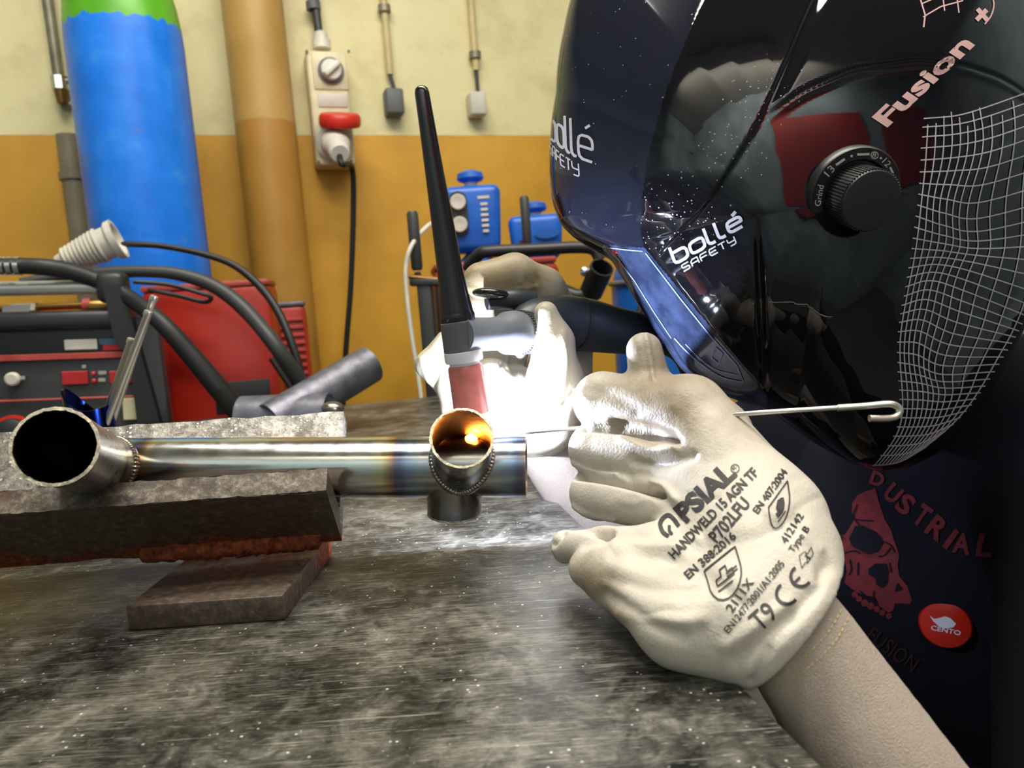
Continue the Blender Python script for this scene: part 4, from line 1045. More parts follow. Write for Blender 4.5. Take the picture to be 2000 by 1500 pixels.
t = thing('welding_glove', 'pale leather glove printed with black lettering, holding the thin filler rod', 'glove', hp)
gd = dirt_attr(Vg, [(1290, 775, 140, 1.0), (1420, 820, 100, .6), (1160, 1140, 60, 1.), (1190, 1210, 50, .8), (1300, 835, 40, .6), (1270, 720, 50, .9), (1370, 1205, 25, .5), (1110, 1080, 30, .6), (1250, 970, 50, .3)])
hand = obj('hand_leather', Vg, Qg, M_LEATHER, t, sharp=0, attr={'dirt': gd})
gbv = bvh_of(Vg, Qg)
# cuff
cp = [P(1515, 1195, .309), P(1552, 1245, .306), P(1640, 1375, .299), P(1735, 1510, .290), P(1870, 1700, .280)]
cr_ = np.array([106, 112, 122, 130, 138])*np.array([.309, .306, .299, .290, .280])/F
sp_ = spline(np.hstack([np.array(cp), cr_[:, None]]), 10)
Vc, Fc = tube(sp_[:, :3], sp_[:, 3], 64, cap=False)
cen_ = np.repeat(sp_[:, :3], 64, 0); rel = Vc-cen_; Vc = cen_+rel-np.outer(rel@fw, fw)*.15
Vc = Vc+rng.normal(0, .00012, Vc.shape)
cuff = obj('suede_cuff', Vc, Fc, M_SUEDE, t, sharp=0); cbv = bvh_of(Vc, Fc)
st_ = []
for line in ([(1656, 1205), (1634, 1246), (1600, 1284), (1560, 1318), (1524, 1346), (1496, 1366)], [(1648, 1180), (1622, 1226), (1586, 1268), (1540, 1308), (1496, 1344)]):
    pl = spline(line, 24); seg = np.linalg.norm(np.diff(pl, axis=0), axis=1); Ls = np.concatenate([[0], np.cumsum(seg)])
    for s_ in np.arange(2, Ls[-1]-8, 11):
        a = [np.interp(s_, Ls, pl[:, k]) for k in (0, 1)]; b_ = [np.interp(s_+7, Ls, pl[:, k]) for k in (0, 1)]; st_.append(ribbon([a, b_], 2.6, 4))
decal('seam_stitches', *cat2(*st_), cbv, M_STITCH, t, .0005, kind='stuff')
# glove print
pr = []
def gp(*a, **k): pr.append(text2(*a, **k))
O_ = np.array([1308, 1051.]); uO = unit([135, -126]); vO = unit([-.68, -.73])
def oo(u_, v_): return O_+uO*u_+np.array([uO[1], -uO[0]])*v_
pr.append(ribbon(spline([oo(0, 3), oo(-2, 18), oo(6, 33), oo(22, 36), oo(30, 30), oo(29, 4)], 5), 8, 4))
pr.append(ribbon(spline([oo(8, 1), oo(9, 10), oo(16, 18)], 4), 6, 4))
gp('PSIAL', (1340, 1022), (1440, 928), 37, bold=.045)
pr.append(text2('R', (1434, 920), (1440, 914.5), 7, maxe=6)); pr.append(ribbon(circ2(1436, 916, 8, 16), 1.6, 4, True))
gp('HANDWELD 15 AGN TF', (1318, 1093), (1482, 926), 19, bold=.028)
gp('P702LFU', (1402, 1062), (1467, 986), 25, bold=.022)
gp('EN 388:2016', (1345, 1133), (1440, 1050), 16, bold=.028)
gp('2111X', (1430, 1198), (1473, 1138), 17, bold=.02)
gp('EN12477:2001/A1:2005', (1424, 1238), (1533, 1103), 14.5, bold=.016)
gp('T9', (1484, 1234), (1520, 1202), 38, bold=.006)
gp('EN 407:2004', (1481, 1005), (1538, 923), 14, bold=.022)
gp('412142', (1536, 1064), (1570, 1009), 15, bold=.02)
gp('Type B', (1549, 1081), (1581, 1034), 13, bold=.014)
def shield(c, w_, h_, ud, vd, lw=3.2):
    M_ = lambda u_, v_: (c[0]+u_*ud[0]+v_*vd[0], c[1]+u_*ud[1]+v_*vd[1])
    pl = [M_(-w_/2, -h_*.42), M_(w_/2, -h_*.42), M_(w_/2, 0)]+[M_(w_/2*math.cos(a), h_*.5*math.sin(a)) for a in np.linspace(.15, math.pi-.15, 10)]+[M_(-w_/2, 0), M_(-w_/2, -h_*.42)]
    return ribbon(pl, lw, 5), M_
r1, M1 = shield((1416, 1126), 76, 84, (.785, -.62), (.27, .96)); pr.append(r1)
pr.append(ribbon([M1(-20, -4), M1(-7, -4), M1(-7, -17), M1(7, -17), M1(7, -4), M1(20, -4), M1(20, 8), M1(-20, 8), M1(-20, -4)], 3, 5))
pr.append(ribbon([M1(4, -2), M1(30, -2)], 2.6, 5)); pr.append(ribbon([M1(4, 4), M1(30, 4)], 2.6, 5)); pr.append(ribbon([M1(-22, 18), M1(14, 18)], 3, 5))
r1, M1 = shield((1523, 992), 64, 62, (.565, -.825), (.15, .99), 2.8); pr.append(r1)
fl = [(-11, 10), (-16, -1), (-10, 2), (-12, -9), (-5, -3), (-4, -17), (3, -6), (7, -13), (9, -1), (14, -8), (15, 4), (11, 12), (8, 5), (4, 14), (1, 4), (-2, 13), (-6, 4), (-7, 13)]
pr.append(poly2([M1(*q) for q in fl], 8)); pr.append(ribbon([M1(-12, 18), M1(14, 18)], 2.4, 5))
pr.append(ribbon([(1561, 1086), (1571, 1078), (1576, 1083), (1583, 1069), (1587, 1082), (1577, 1100), (1573, 1099), (1566, 1110), (1561, 1086)], 1.6, 4)); pr.append(ribbon([(1573, 1079), (1577, 1100)], 1.4, 4)); pr.append(text2('i', (1580, 1093), (1582, 1090), 12, bold=.03))
def arc2(c, r, a0, a1): return [(c[0]+r*math.cos(a), c[1]-r*math.sin(a)) for a in np.linspace(a0, a1, 16)]
pr.append(ribbon(arc2((1536, 1160), 20, 2.15, 5.7), 6, 5)); pr.append(ribbon(arc2((1564, 1126), 20, 2.15, 5.7), 6, 5)); pr.append(ribbon([(1550, 1140), (1562, 1128)], 5, 5))
decal('glove_print', *cat2(*pr), gbv, M_PRINT, t, .00045, label='black printed lettering and safety symbols on the glove back')

# far glove: right hand round the torch
pts = np.array([P(x, y, d) for x in (790, 1180) for y in (480, 960) for d in (.45, .64)])
H = Field(pts.min(0), pts.max(0), .0015)
def fd(q): return (q[0], q[1], q[2]+.034)
def farg(a, b, ra, rb, **k): pcone(H, fd(a), fd(b), ra, rb, **k)
farg((940, 548, .487), (1005, 536, .492), 36, 40, k=.003); farg((1005, 536, .492), (1060, 566, .505), 40, 42, k=.004); farg((1060, 566, .505), (1100, 650, .535), 42, 55, k=.006)
farg((1100, 650, .535), (1085, 780, .525), 58, 72, k=.008)
farg((1066, 612, .452), (1080, 668, .456), 24, 40, k=.003); farg((1080, 668, .456), (1084, 750, .470), 40, 54, k=.005); farg((1084, 750, .470), (1068, 815, .492), 54, 66, k=.008)
farg((1060, 800, .500), (985, 780, .505), 74, 70, k=.008)
farg((960, 740, .485), (985, 800, .498), 40, 44, k=.004); farg((960, 740, .485), (930, 800, .500), 36, 42, k=.005)
farg((950, 700, .520), (900, 760, .515), 40, 44, k=.005); farg((900, 760, .515), (840, 712, .520), 40, 28, k=.004); farg((840, 712, .520), (868, 662, .525), 27, 16, k=.004)
farg((900, 760, .515), (890, 800, .512), 40, 30, k=.005)
farg((985, 690, .515), (930, 640, .520), 44, 36, k=.005); farg((930, 640, .520), (935, 600, .515), 36, 30, k=.004)
farg((1050, 825, .512), (1085, 885, .545), 66, 58, k=.010)
farg((985, 790, .500), (1000, 850, .510), 58, 40, k=.008)
Vf, Qf = H.mesh(2)
Vf = crease(Vf, Qf, [([(985, 665), (980, 710), (975, 750), (985, 790), (998, 835)], 5, .003), ([(1000, 700), (985, 740), (975, 770)], 9, .002),
    ([(910, 560), (960, 570), (1010, 565), (1050, 560)], 4, -.0012), ([(1030, 545), (1045, 570), (1050, 590)], 5, .0012), ([(1050, 545), (1064, 575)], 5, .001), ([(1015, 560), (1028, 590)], 5, .0009),
    ([(870, 690), (850, 740), (840, 775)], 6, .0022), ([(822, 700), (840, 760)], 5, -.001), ([(1100, 650), (1105, 720), (1090, 790)], 6, -.0012), ([(1080, 830), (1100, 800), (1120, 770)], 9, .0012)])
t = thing('welding_glove', 'worn pale glove wrapped around the torch handle, brightly lit by the arc', 'glove', P(1060, 860, .52))
obj('hand_leather', Vf, Qf, M_LEATHER2, t, sharp=0, attr={'dirt': dirt_attr(Vf, [(960, 525, 70, 1.4), (1040, 545, 50, .9), (930, 560, 40, 1.), (850, 680, 30, .5)])})
cpf = spline(np.hstack([np.array([P(1062, 842, .556), P(1098, 905, .578), P(1160, 990, .60), P(1260, 1130, .62), P(1340, 1260, .64)]), (np.array([70, 74, 84, 96, 100])*.54/F)[:, None]]), 8)
obj('suede_cuff', *tube(cpf[:, :3], cpf[:, 3], 40, cap=False), M_SUEDE, t, sharp=0)

# ------------------------------------------------------------------ welding helmet
HC = np.array([1600., 400.]); DM, HW = .505, .105
prof = np.array([(1073, 330), (1075, 260), (1085, 180), (1100, 60), (1122, -30), (1160, -120), (1240, -210), (1370, -280), (1540, -300), (1720, -280), (1880, -220), (2010, -120), (2090, 30), (2120, 180), (2110, 330), (2070, 480), (2000, 645), (1940, 752), (1885, 832), (1830, 887), (1770, 915), (1720, 920), (1680, 909), (1640, 886), (1600, 856), (1560, 815), (1500, 797), (1440, 780), (1380, 752), (1345, 724), (1310, 672), (1270, 612), (1230, 547), (1202, 502), (1184, 479), (1150, 464), (1118, 447), (1095, 425), (1079, 385)], float)
pa_ = np.arctan2(prof[:, 1]-HC[1], prof[:, 0]-HC[0]); prr = np.linalg.norm(prof-HC, axis=1); o_ = np.argsort(pa_); pa_ = pa_[o_]; prr = prr[o_]
pa_ = np.concatenate([pa_-2*math.pi, pa_, pa_+2*math.pi]); prr = np.tile(prr, 3)
NTH, NS = 900, 200
th_ = np.linspace(-math.pi, math.pi, NTH, endpoint=False); R_ = np.interp(th_, pa_, prr)
for _ in range(3): R_ = (np.roll(R_, 1)+2*R_+np.roll(R_, -1))/4
sv = np.sin(np.linspace(0, 1, NS)*math.pi/2)**.9; sv[0] = .002
SS, TH = np.meshgrid(sv, th_, indexing='ij'); X2 = HC[0]+SS*R_*np.cos(TH); Y2 = HC[1]+SS*R_*np.sin(TH)
def sstep(x): x = np.clip(x, 0, 1); return x*x*(3-2*x)
def splus(x, k=5.): return np.where(x/k > 30, x, k*np.log1p(np.exp(np.clip(x/k, -60, 30))))
def lside(x, y, a, b):
    a = np.array(a, float); b = np.array(b, float); u = (b-a)/np.linalg.norm(b-a); return (x-a[0])*(-u[1])+(y-a[1])*u[0]
c1x = lambda y: np.interp(y, [-400, 0, 180, 300, 400, 480, 560], [1500, 1372, 1302, 1268, 1254, 1256, 1290])
c2x = lambda y: np.interp(y, [-400, -30, 142, 247, 404, 470, 560], [1760, 1600, 1525, 1477, 1378, 1310, 1240])
def smooth_curve(xs, ys, n=9):
    g = np.linspace(xs[0], xs[-1], 240); v = np.interp(g, xs, ys)
    for _ in range(n*3): v[1:-1] = (v[:-2]+2*v[1:-1]+v[2:])/4
    return lambda x: np.interp(x, g, v)
arcy = smooth_curve([1300, 1380, 1440, 1506, 1572, 1667, 1791, 1881, 1952, 2000, 2100], [420, 330, 268, 214, 171, 131, 114, 123, 147, 176, 270])
c1x = smooth_curve([-400, 0, 180, 300, 400, 480, 560], [1500, 1372, 1302, 1268, 1254, 1256, 1290]); c2x = smooth_curve([-400, -30, 142, 247, 404, 470, 560], [1760, 1600, 1525, 1477, 1378, 1310, 1240])
def hdepth(x, y, s_):
    g = (1-np.clip(s_, 0, 1)**2.5)**.56
    d = DM-HW*g
    edge = 1-s_**6
    d = d+edge*.00013*splus(c1x(y)-x)
    d = d-edge*.0022*sstep((c2x(y)-x)/8+.5)*sstep((520-y)/60)
    ab = arcy(x)-y
    d = d-edge*.0026*sstep(ab/10+.5)*sstep((x-c2x(y))/40)
    d = d-edge*.0016*np.exp(-((ab+12)/7)**2)*sstep((x-c2x(y)-10)/60)
    l1 = -lside(x, y, (1495, 768), (1965, 285)); l1 = lside(x, y, (1495, 768), (1965, 285))
    l2 = lside(x, y, (1556, 774), (2000, 390))
    d = d+edge*(.00010*splus(l1)-.00006*splus(l2)-.00012*splus(lside(x, y, (1450, 800), (1700, 770)))*0)
    d = d+edge*.004*np.exp(-((x-np.interp(y, [380, 770], [1477, 1494]))/9)**2)*sstep((y-390)/120)*sstep((790-y)/30)
    d = d+edge*.00007*splus(np.interp(y, [380, 770], [1480, 1496])-x)*sstep((y-330)/120)
    l3 = lside(x, y, (1258, 482), (1497, 768))
    d = d+edge*.00030*splus(l3, 3)*sstep((y-474)/10)
    d = d+edge*.0018*sstep(l3/5)*sstep((y-480-(x-1184)*.08)/5)
    return d
D2 = hdepth(X2, Y2, SS)
Pn = C+D2[..., None]*(fw+rt*((X2-1000)/F)[..., None]-up*((Y2-750)/F)[..., None])
# far half: mirror across the wearer's mid plane
nrm = unit(fw); Pm = Pn+nrm*(2*(DM-D2))[..., None]
V = np.concatenate([Pn.reshape(-1, 3), Pm.reshape(-1, 3)]); nv = NS*NTH
ii, jj = np.meshgrid(np.arange(NS-1), np.arange(NTH), indexing='ij'); a_ = ii*NTH+jj; b_ = ii*NTH+(jj+1) % NTH
q1 = np.stack([a_, b_, b_+NTH, a_+NTH], -1).reshape(-1, 4)
xc = X2[:-1].reshape(-1); yc = Y2[:-1].reshape(-1)
l3 = lside(xc, yc, (1258, 482), (1497, 768))
cls = np.where((l3 > 0) & (yc > 479+(xc-1184)*.08) & (xc < 1500) & (yc < 800), 2, np.where((xc < c1x(yc)) & (yc < 500), 1, 0))
q2 = q1[:, ::-1]+nv
t = thing('welding_helmet', 'glossy black welding helmet with pale grid pattern and side dial', 'helmet', P(1700, 915, DM))
def submesh(name, Q, mat):
    u_, inv = np.unique(Q, return_inverse=True); return obj(name, V[u_], inv.reshape(-1, 4), mat, t, sharp=0, attr={'dust': dust[u_]})
xy = np.stack([X2.ravel(), Y2.ravel()], 1)
dust = np.exp(-(seg_dist(xy, [(1200, 470), (1330, 420), (1430, 300), (1490, 180)])/95)**2); dust = np.concatenate([dust, dust*.5])
capn = np.array([[0]])
shell_q = np.concatenate([q1[cls == 0], q2[cls != 2]])
submesh('shell', shell_q, M_HELM); submesh('front_cover', q1[cls == 1], M_HELMF); submesh('face_shield', np.concatenate([q1[cls == 2], q2[cls == 2]]), M_SHIELD)
hq = q1[:, ::-1]; sub_i = np.arange(0, NTH, 3); 
# coarse copy of the near half for placing prints
rs = np.arange(0, NS, 2); cs_ = np.arange(0, NTH, 3); PV = Pn[np.ix_(rs, cs_)].reshape(-1, 3); m_ = len(cs_)
hbv = bvh_of(PV, [[i*m_+j, i*m_+(j+1) % m_, (i+1)*m_+(j+1) % m_, (i+1)*m_+j] for i in range(len(rs)-1) for j in range(m_)])
# shield edge lines and mark
sh = [ribbon(spline([(1188, 483), (1222, 487), (1256, 490)], 6), 2.2, 4), ribbon([(1262, 494), (1330, 583), (1392, 660), (1440, 714), (1452, 744)], 2.2, 5), ribbon(spline([(1452, 746), (1410, 736), (1372, 712), (1340, 684), (1318, 660)], 6), 2.2, 4), ribbon(spline([(1440, 732), (1400, 722), (1368, 700), (1340, 672)], 6), 1.6, 4),
      ribbon([(1196, 490), (1240, 548), (1280, 612), (1312, 660)], 1.6, 5), ribbon([(1398, 678), (1412, 690), (1404, 710), (1390, 698), (1398, 678)], 2.4, 4)]
decal('shield_edge_lines', *cat2(*sh), hbv, M_SHRIM, t, .0005)
decal('red_print', *cat2(ribbon([(1197, 487), (1204, 500)], 5, 4), ribbon([(1195, 496), (1207, 492)], 4, 4), ribbon([(1210, 512), (1219, 524)], 3, 4)), hbv, M_RED, t, .0005)
# lettering
B_ = {'b': [[(0, 1.6), (0, .3), (.06, .1), (.25, 0), (.7, 0), (.88, .1), (.95, .3), (.95, .7), (.88, .9), (.7, 1), (.1, 1)]],
      'o': [[(.25, 0), (.7, 0), (.9, .1), (.95, .3), (.95, .7), (.9, .9), (.7, 1), (.25, 1), (.06, .9), (0, .7), (0, .3), (.06, .1), (.25, 0)]],
      'l': [[(0, 1.6), (0, .3), (.05, .1), (.22, 0), (.45, 0)]],
      'e': [[(.9, 0), (.25, 0), (.06, .1), (0, .3), (0, .7), (.06, .9), (.25, 1), (.7, 1), (.9, .9), (.95, .75), (.95, .52), (.05, .52)], [(.5, 1.32), (.82, 1.5)]],
      'S': [[(1, 1), (.2, 1), (.05, .92), (.05, .6), (.2, .52), (.8, .48), (.95, .4), (.95, .1), (.8, 0), (0, 0)]], 'A': [[(0, 0), (0, .7), (.25, 1), (.95, 1), (.95, 0)], [(0, .42), (.95, .42)]],
      'F': [[(0, 0), (0, .8), (.15, 1), (1, 1)], [(0, .5), (.9, .5)]], 'E': [[(1, 0), (.15, 0), (0, .2), (0, .8), (.15, 1), (1, 1)], [(0, .5), (.9, .5)]],
      'T': [[(0, 1), (1, 1)], [(.5, 1), (.5, 0)]], 'Y': [[(0, 1), (0, .55), (.15, .42), (.95, .42)], [(.95, 1), (.95, 0), (.8, -.15), (.15, -.15)]]}
def strokes(word, adv, fmap, wd):
    out = []; u_ = 0
    for ch in word:
        for pl in B_[ch]:
            r_ = np.array(pl, float); r_ = np.array([r_[0]+(r_[1]-r_[0])*k for k in (0, .5)]+list(r_[1:])) if len(r_) == 2 else r_
            out.append(ribbon([fmap(u_+x, y) for x, y in r_], wd, 3))
        u_ += adv[ch] if ch in adv else 1.3
    return out
side = strokes('bolle', {'b': 1.2, 'o': 1.2, 'l': .72}, lambda u_, v_: np.array([1320, 515])+np.array([132, -74])/4.8*u_+np.array([-7.5, -20])*v_, 6.2)
side += strokes('SAFETY', {}, lambda u_, v_: np.array([1336, 530])+np.array([104, -58])/7.6*u_+np.array([-5, -11.5])*v_, 2.6)
uu_ = [0, .95, 1.2, 2.15, 2.4, 2.85, 3.12, 3.57, 3.84, 4.79]
fx_ = lambda u_: np.interp(u_, uu_, [1075.5, 1087, 1089.5, 1103, 1106, 1114, 1117, 1127, 1131, 1159]); fy_ = lambda u_: np.interp(u_, [0, 1.2, 2.4, 3.1, 3.84, 4.8], [270, 281, 295, 302, 308, 318])
front = strokes('bolle', {'b': 1.2, 'o': 1.2, 'l': .72}, lambda u_, v_: np.array([fx_(u_)-2.5*v_*.6, fy_(u_)-np.interp(u_, [0, 2, 4.8], [38, 42, 48])*v_]), 5.2)
front += strokes('SAFETY', {}, lambda u_, v_: np.array([np.interp(u_, [0, 1.3, 2.6, 3.9, 5.2, 6.5, 7.6], [1075.5, 1081, 1088, 1096, 1107, 1119, 1134])-1.5*v_, np.interp(u_, [0, 2.6, 3.9, 7.5], [298, 313, 322, 342])-22*v_]), 2.6)
decal('side_lettering', *cat2(*side), hbv, M_LOGO, t, .0004, label='silver grey lettering on the helmet cheek'); decal('front_lettering', *cat2(*front), hbv, M_LOGO, t, .0004, label='silver grey lettering on the front cover')
fu = [text2('Fusion', (1731, 249), (1902, 88), 31, bold=.035, vdir=(-29, -19), maxe=10), ribbon([(1906, 40), (1926, 20)], 9, 4), ribbon([(1908, 18), (1927, 40)], 9, 4), ribbon(spline([(1935, -12), (1940, 10), (1934, 32), (1922, 48)], 6), 3, 4),
      ribbon([(1797, 0), (1806, 30), (1803, 54)], 3, 4), ribbon([(1802, 34), (1836, 14), (1880, 2)], 2.5, 4), ribbon([(1800, 8), (1850, -14)], 2.5, 4), ribbon([(1840, -10), (1844, 22)], 2.5, 4), ribbon([(1866, -20), (1872, 26)], 2.5, 4)]
decal('pink_lettering', *cat2(*fu), hbv, M_LOGOPK, t, .0004, label='pinkish printed lettering on the helmet side')
# warped grid pattern
rows = [[(1803, 232), (1868, 226), (1930, 208), (2040, 168)], [(1800, 262), (1872, 256), (1940, 240), (2040, 205)], [(1796, 340), (1870, 332), (1940, 318), (2040, 282)], [(1794, 378), (1832, 388), (1896, 402), (2040, 366)], [(1788, 422), (1848, 450), (1912, 462), (2040, 430)],
        [(1779, 488), (1840, 490), (1912, 498), (2030, 502)], [(1775, 522), (1828, 514), (1890, 522), (2020, 578)], [(1770, 541), (1824, 530), (1890, 552), (2010, 604)], [(1764, 578), (1808, 564), (1870, 584), (1996, 634)], [(1760, 601), (1812, 586), (1880, 608), (1988, 650)],
        [(1755, 624), (1800, 622), (1862, 652), (1978, 667)], [(1750, 668), (1788, 668), (1846, 694), (1958, 698)], [(1751, 710), (1788, 722), (1832, 738), (1944, 724)], [(1754, 742), (1800, 746), (1852, 755), (1922, 756)], [(1758, 798), (1800, 798), (1840, 798), (1898, 790)], [(1752, 850), (1786, 850), (1822, 846), (1866, 826)], [(1704, 908), (1734, 906), (1764, 898), (1808, 872)]]
NR = [2, 3, 2, 2, 3, 2, 1, 2, 1, 2, 2, 2, 2, 3, 3, 3]
rr_ = np.array([spline(r_, 16) for r_ in rows]); full = []
for i in range(len(rows)-1):
    for k in range(NR[i]): full.append(rr_[i]+(rr_[i+1]-rr_[i])*k/NR[i])
full.append(rr_[-1]); full = np.array(full); gl_ = []
for _ in range(4): full[1:-1] = (full[:-2]+2*full[1:-1]+full[2:])/4
for r_ in full:
    e0 = rng.uniform(0, .12); m = len(r_); e1 = r_[0]-(r_[3]-r_[0])*e0
    gl_.append(ribbon(np.vstack([e1, r_]), 2.4, 7))
ncol = 13
for c_ in range(ncol):
    f = (c_+.6)/ncol; k = f*(full.shape[1]-1); k0 = int(k); col = full[:, k0]*(1-k+k0)+full[:, min(k0+1, full.shape[1]-1)]*(k-k0)
    st0 = rng.integers(0, 3); pl = spline(col[st0:], 3); e = pl[0]+(pl[0]-pl[1])*rng.uniform(1, 4)
    gl_.append(ribbon(np.vstack([e, pl]), 2.4, 7))
decal('grid_pattern', *cat2(*gl_), hbv, M_LOGO, t, .0004, label='warped pale grid printed on the helmet side')
# dial
h = hbv.ray_cast(Vector(C), Vector(ray(1667, 380)), 3); dc = np.array(h[0]); dn_ = np.array(h[1]); dn_ = dn_ if dn_@fw < 0 else -dn_
vdir = unit(C-dc); dn_ = unit(dn_*.4+vdir*.6+(rt*.30-up*.26)*1.1)
dd = proj(dc)[2]; pm = dd/F
dial = obj('dial_plate', *lathe([(92*pm, -.004), (92*pm, .0012), (89*pm, .0024), (68*pm, .0024), (64*pm, .0006), (0, .0006)], dc, dn_, 64), M_DIAL, t)
kb = obj('dial_knob', *lathe([(57*pm, 0), (57*pm, .017), (55*pm, .0185), (52*pm, .0188), (0, .0186)], dc, dn_, 64), M_BLACKPL, t)
X, Y = perp(dn_)
for i in range(60):
    a = i*2*math.pi/60; rv = X*math.cos(a)+Y*math.sin(a); obj('knurl', *box(dc+dn_*.0092+rv*57.6*pm, dn_, np.cross(dn_, rv), rv, .0168, 3.0*pm, 3.2*pm), M_BLACKPL, kb, smooth=False)
dv_, df_ = lathe([(92*pm, .0012), (89*pm, .0024), (64*pm, .0024), (0, .0024)], dc, dn_, 64); dbv = bvh_of(dv_, df_)
dx0, dy0, _ = proj(dc+dn_*.0024)
e1_ = unit(rt-dn_*(rt@dn_)); e2_ = np.cross(dn_, e1_); e2_ = e2_ if e2_@up > 0 else -e2_
def dp(deg, r_): a = deg*D2R; q = dc+dn_*.0026+(e1_*math.cos(a)+e2_*math.sin(a))*r_*pm; return np.array(proj(q)[:2])
lab = [text2('Grind', dp(196, 72), dp(164, 72), 12, bold=.0), text2('13', dp(150, 72), dp(136, 72), 14), ribbon([dp(132, 78), dp(118, 78)], 4.5, 4), poly2([dp(108, 78)+q for q in circ2(0, 0, 2.6, 10)], 9), ribbon([dp(100, 78), dp(82, 78)], 4.5, 4),
       text2('8', dp(77, 74), dp(71, 74), 10), ribbon([dp(74, 78)+q for q in circ2(0, 0, 7, 16)], 1.4, 3, True), poly2([dp(63, 78)+q for q in circ2(0, 0, 2.4, 10)], 9), text2('12', dp(58, 73), dp(45, 73), 13), ribbon([dp(42, 78), dp(31, 78)], 4, 4), poly2([dp(24, 78)+q for q in circ2(0, 0, 2.2, 10)], 9), ribbon([dp(18, 78), dp(7, 78)], 4, 4), ribbon([dp(0, 78)+q for q in circ2(0, 0, 6, 14)], 1.4, 3, True),
       text2('60', dp(246, 84), dp(256, 84), 10), ribbon([dp(262, 80)+q for q in circ2(0, 0, 6, 14)], 1.4, 3, True), text2('5', dp(260, 82), dp(264, 82), 8), ribbon([dp(268, 78), dp(278, 78)], 4, 4)]
decal('dial_print', *cat2(*lab), dbv, M_DIALPR, t, .0002, label='grey numbers round the dial')

# ------------------------------------------------------------------ the welder
prs = thing('person', 'welder in a dark sweatshirt with red skull print leaning over the bench', 'person', (.75, .62, 0))
def body(infl, parts, h):
    lo = np.array([-.1, .05, -.02]); hi = np.array([1.25, 1.35, 1.25]); B = Field(lo, hi, h)
    k = .03
    sh_l = P(2150, 880, .60); el_l = P(2200, 1820, .38); wr_l = P(1905, 1740, .279)
    sh_r = P(1780, 860, .92); el_r = np.array([.46, .90, .72]); wr_r = P(1320, 1230, .635)
    neck = P(1830, 760, .62); chest = P(1960, 1130, .735); belly = np.array([.74, .72, .52]); pel = np.array([.78, .76, .42])
    if 'torso' in parts:
        B.cone(neck, chest, .065+infl, .145+infl, k); B.cone(chest, belly, .145+infl, .15+infl, k); B.cone(belly, pel, .15+infl, .155+infl, k)
        B.cone(chest, sh_l, .12+infl, .085+infl, k); B.cone(chest, sh_r, .12+infl, .08+infl, k)
        B.cone(P(1560, 900, .83), P(1800, 1050, .74), .085+infl, .10+infl, k); B.cone(P(1520, 1050, .80), P(1800, 1150, .74), .075+infl, .10+infl, k)
        B.cone(P(1770, 1080, .72), P(2000, 1250, .72), .095+infl, .11+infl, k)
    if 'arms' in parts:
        B.cone(sh_l, el_l, .066+infl, .05+infl, k); B.cone(el_l, wr_l, .05+infl, .034+infl*.6, k*.5)
        B.cone(sh_r, el_r, .066+infl, .05+infl, k); B.cone(el_r, wr_r, .05+infl, .032+infl*.6, k*.5)
    if 'head' in parts:
        hc = P(1690, 400, DM); B.cone(neck, hc, .055, .055, .02); B.cone(hc, hc+np.array([-.02, 0, .02]), .078, .075, .02); B.cone(hc+np.array([-.075, 0, -.03]), hc+np.array([-.085, 0, -.01]), .014, .010, .01)
    if 'legs' in parts:
        for s_ in (-.10, .12):
            hip = pel+np.array([-.02, s_, 0]); kn = np.array([.40, .72+s_*1.5, .46]); an = np.array([.46, .72+s_*1.6, .07]); to = an+np.array([-.16, 0, -.035])
            B.cone(hip, kn, .085+infl, .062+infl, k); B.cone(kn, an, .062+infl, .043+infl, k)
            if 'feet' in parts: B.cone(an, to, .045, .034, .02)
    return B.mesh(3)
Vb, Qb = body(0, ('torso', 'arms', 'head', 'legs', 'feet'), .009)
obj('body', Vb, Qb, M_SKIN, prs, sharp=0)
Vs_, Qs_ = body(.009, ('torso', 'arms'), .007)
obj('sweatshirt', Vs_, Qs_, M_SHIRT, prs, sharp=0)
Vt, Qt = body(.011, ('legs',), .009); obj('trousers', Vt, Qt, M_TROUS, prs, sharp=0)
sbv = bvh_of(Vs_, Qs_)
K = lambda pl: [(1550+.3*x, 900+.3*y) for x, y in pl]
skull = K([(540, 175), (480, 195), (420, 225), (390, 275), (385, 330), (400, 385), (370, 435), (340, 480), (310, 490), (260, 465), (235, 500), (235, 540), (265, 600), (330, 610), (320, 640), (345, 680), (350, 720), (335, 790), (380, 830), (430, 860), (480, 875), (515, 880), (540, 890), (560, 940), (620, 985), (650, 970), (660, 925), (720, 925), (760, 930), (770, 895), (740, 810), (690, 750), (680, 680), (690, 610), (660, 520), (640, 450), (600, 380), (560, 260)])
teeth = [poly2(circ2(1550+.3*x, 900+.3*y, r_*.3, 10), 9) for x, y, r_ in ((402, 868, 20), (430, 895, 20), (466, 922, 24), (505, 942, 24), (545, 962, 20), (580, 985, 20), (622, 1006, 20))]
decal('skull_print', *cat2(poly2(skull, 12), *teeth), sbv, M_SHIRTRED, prs, .0012, label='dark red skull print on the sweatshirt', maxjump=.06)
dk = [poly2(K([(410, 425), (460, 420), (540, 455), (580, 490), (590, 530), (560, 585), (500, 605), (440, 580), (390, 555), (370, 510), (395, 460)]), 12), poly2(K([(540, 665), (610, 665), (620, 720), (615, 790), (580, 820), (545, 800), (540, 760), (495, 735), (495, 700)]), 12), poly2(K([(680, 785), (715, 830), (660, 845)]), 12)]
for pl in ([(430, 280), (405, 375), (530, 388)], [(410, 380), (440, 420)], [(330, 605), (400, 585), (440, 600)], [(590, 520), (640, 545), (665, 590)], [(640, 560), (600, 610), (560, 620)], [(375, 640), (385, 700), (370, 740)], [(430, 660), (425, 740)], [(630, 660), (640, 720)], [(530, 840), (525, 890)], [(330, 490), (310, 530)], [(440, 840), (470, 870)]):
    dk.append(ribbon(spline(K(pl), 5), 3, 5))
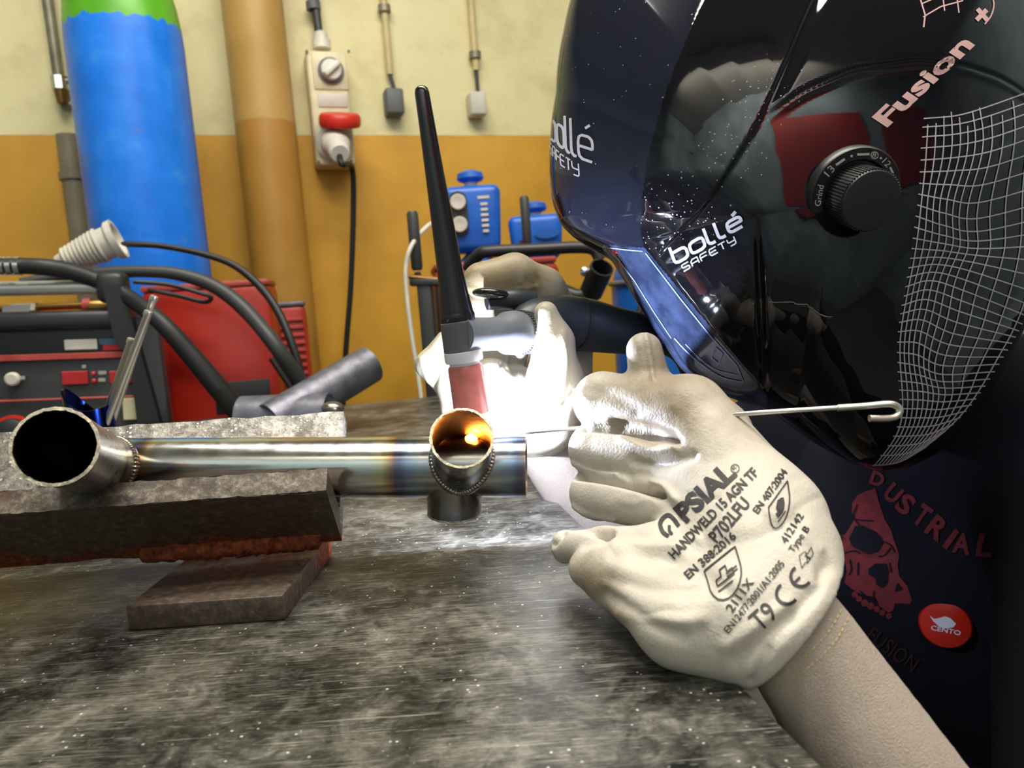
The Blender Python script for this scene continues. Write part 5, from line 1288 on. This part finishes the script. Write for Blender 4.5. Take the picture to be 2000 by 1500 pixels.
decal('skull_openings', *cat2(*dk), sbv, M_SHIRT, prs, .0026, label='black eye and nose openings of the print', maxjump=.06)
tx_ = []
for ch, a, b_, h_ in (('D', (505, 140), (575, 165), 75), ('U', (590, 225), (650, 275), 100), ('S', (665, 300), (730, 350), 110), ('T', (775, 385), (835, 425), 120), ('R', (860, 455), (940, 515), 120), ('I', (975, 548), (1000, 566), 120), ('A', (1040, 585), (1140, 600), 110), ('L', (1200, 605), (1290, 625), 120)):
    ka = np.array(K([a, b_])); km = ka.mean(0); tx_.append(text2(ch, km+(ka[0]-km)*1.18, km+(ka[1]-km)*1.18, h_*.34, bold=.035, maxe=10))
decal('arched_lettering', *cat2(*tx_), sbv, M_SHIRTRED, prs, .0014, label='arched dark red lettering above the skull', maxjump=.06)
decal('faded_lettering', *text2('FUSION', *K([(470, 1155), (770, 1370)]), 30, bold=.0, maxe=10), sbv, M_SHIRTDK, prs, .0014, label='faded red lettering low on the sweatshirt', maxjump=.06)
h = sbv.ray_cast(Vector(C), Vector(ray(1846, 1218)), 3); bp = np.array(h[0]); bn = np.array(h[1]); bn = bn if bn@fw < 0 else -bn
bn = unit(bn*.5+unit(C-bp)*.5); bpx = proj(bp)[2]/F
t = thing('button_badge', 'round red button badge with white bird emblem pinned on the sweatshirt', 'badge', bp)
obj('badge_disc', *lathe([(46*bpx, 0), (46*bpx, .002), (43*bpx, .0042), (30*bpx, .0056), (0, .0062)], bp, bn, 48), M_BADGE, t)
bv_, bf_ = lathe([(46*bpx, .002), (43*bpx, .0042), (30*bpx, .0056), (0, .0062)], bp, bn, 48); bbv = bvh_of(bv_, bf_)
Kb = lambda pl: K(pl)
bird = poly2(K([(885, 1006), (915, 1028), (942, 1038), (955, 1020), (985, 1012), (1018, 1022), (992, 1032), (984, 1046), (1008, 1062), (1058, 1060), (1038, 1084), (985, 1090), (942, 1074), (910, 1044)]), 8)
decal('badge_print', *cat2(bird, text2('CENTO', *K([(892, 1098), (1085, 1136)]), 9, bold=.02, maxe=6)), bbv, M_BADGEW, t, .0005, label='white bird emblem and lettering')
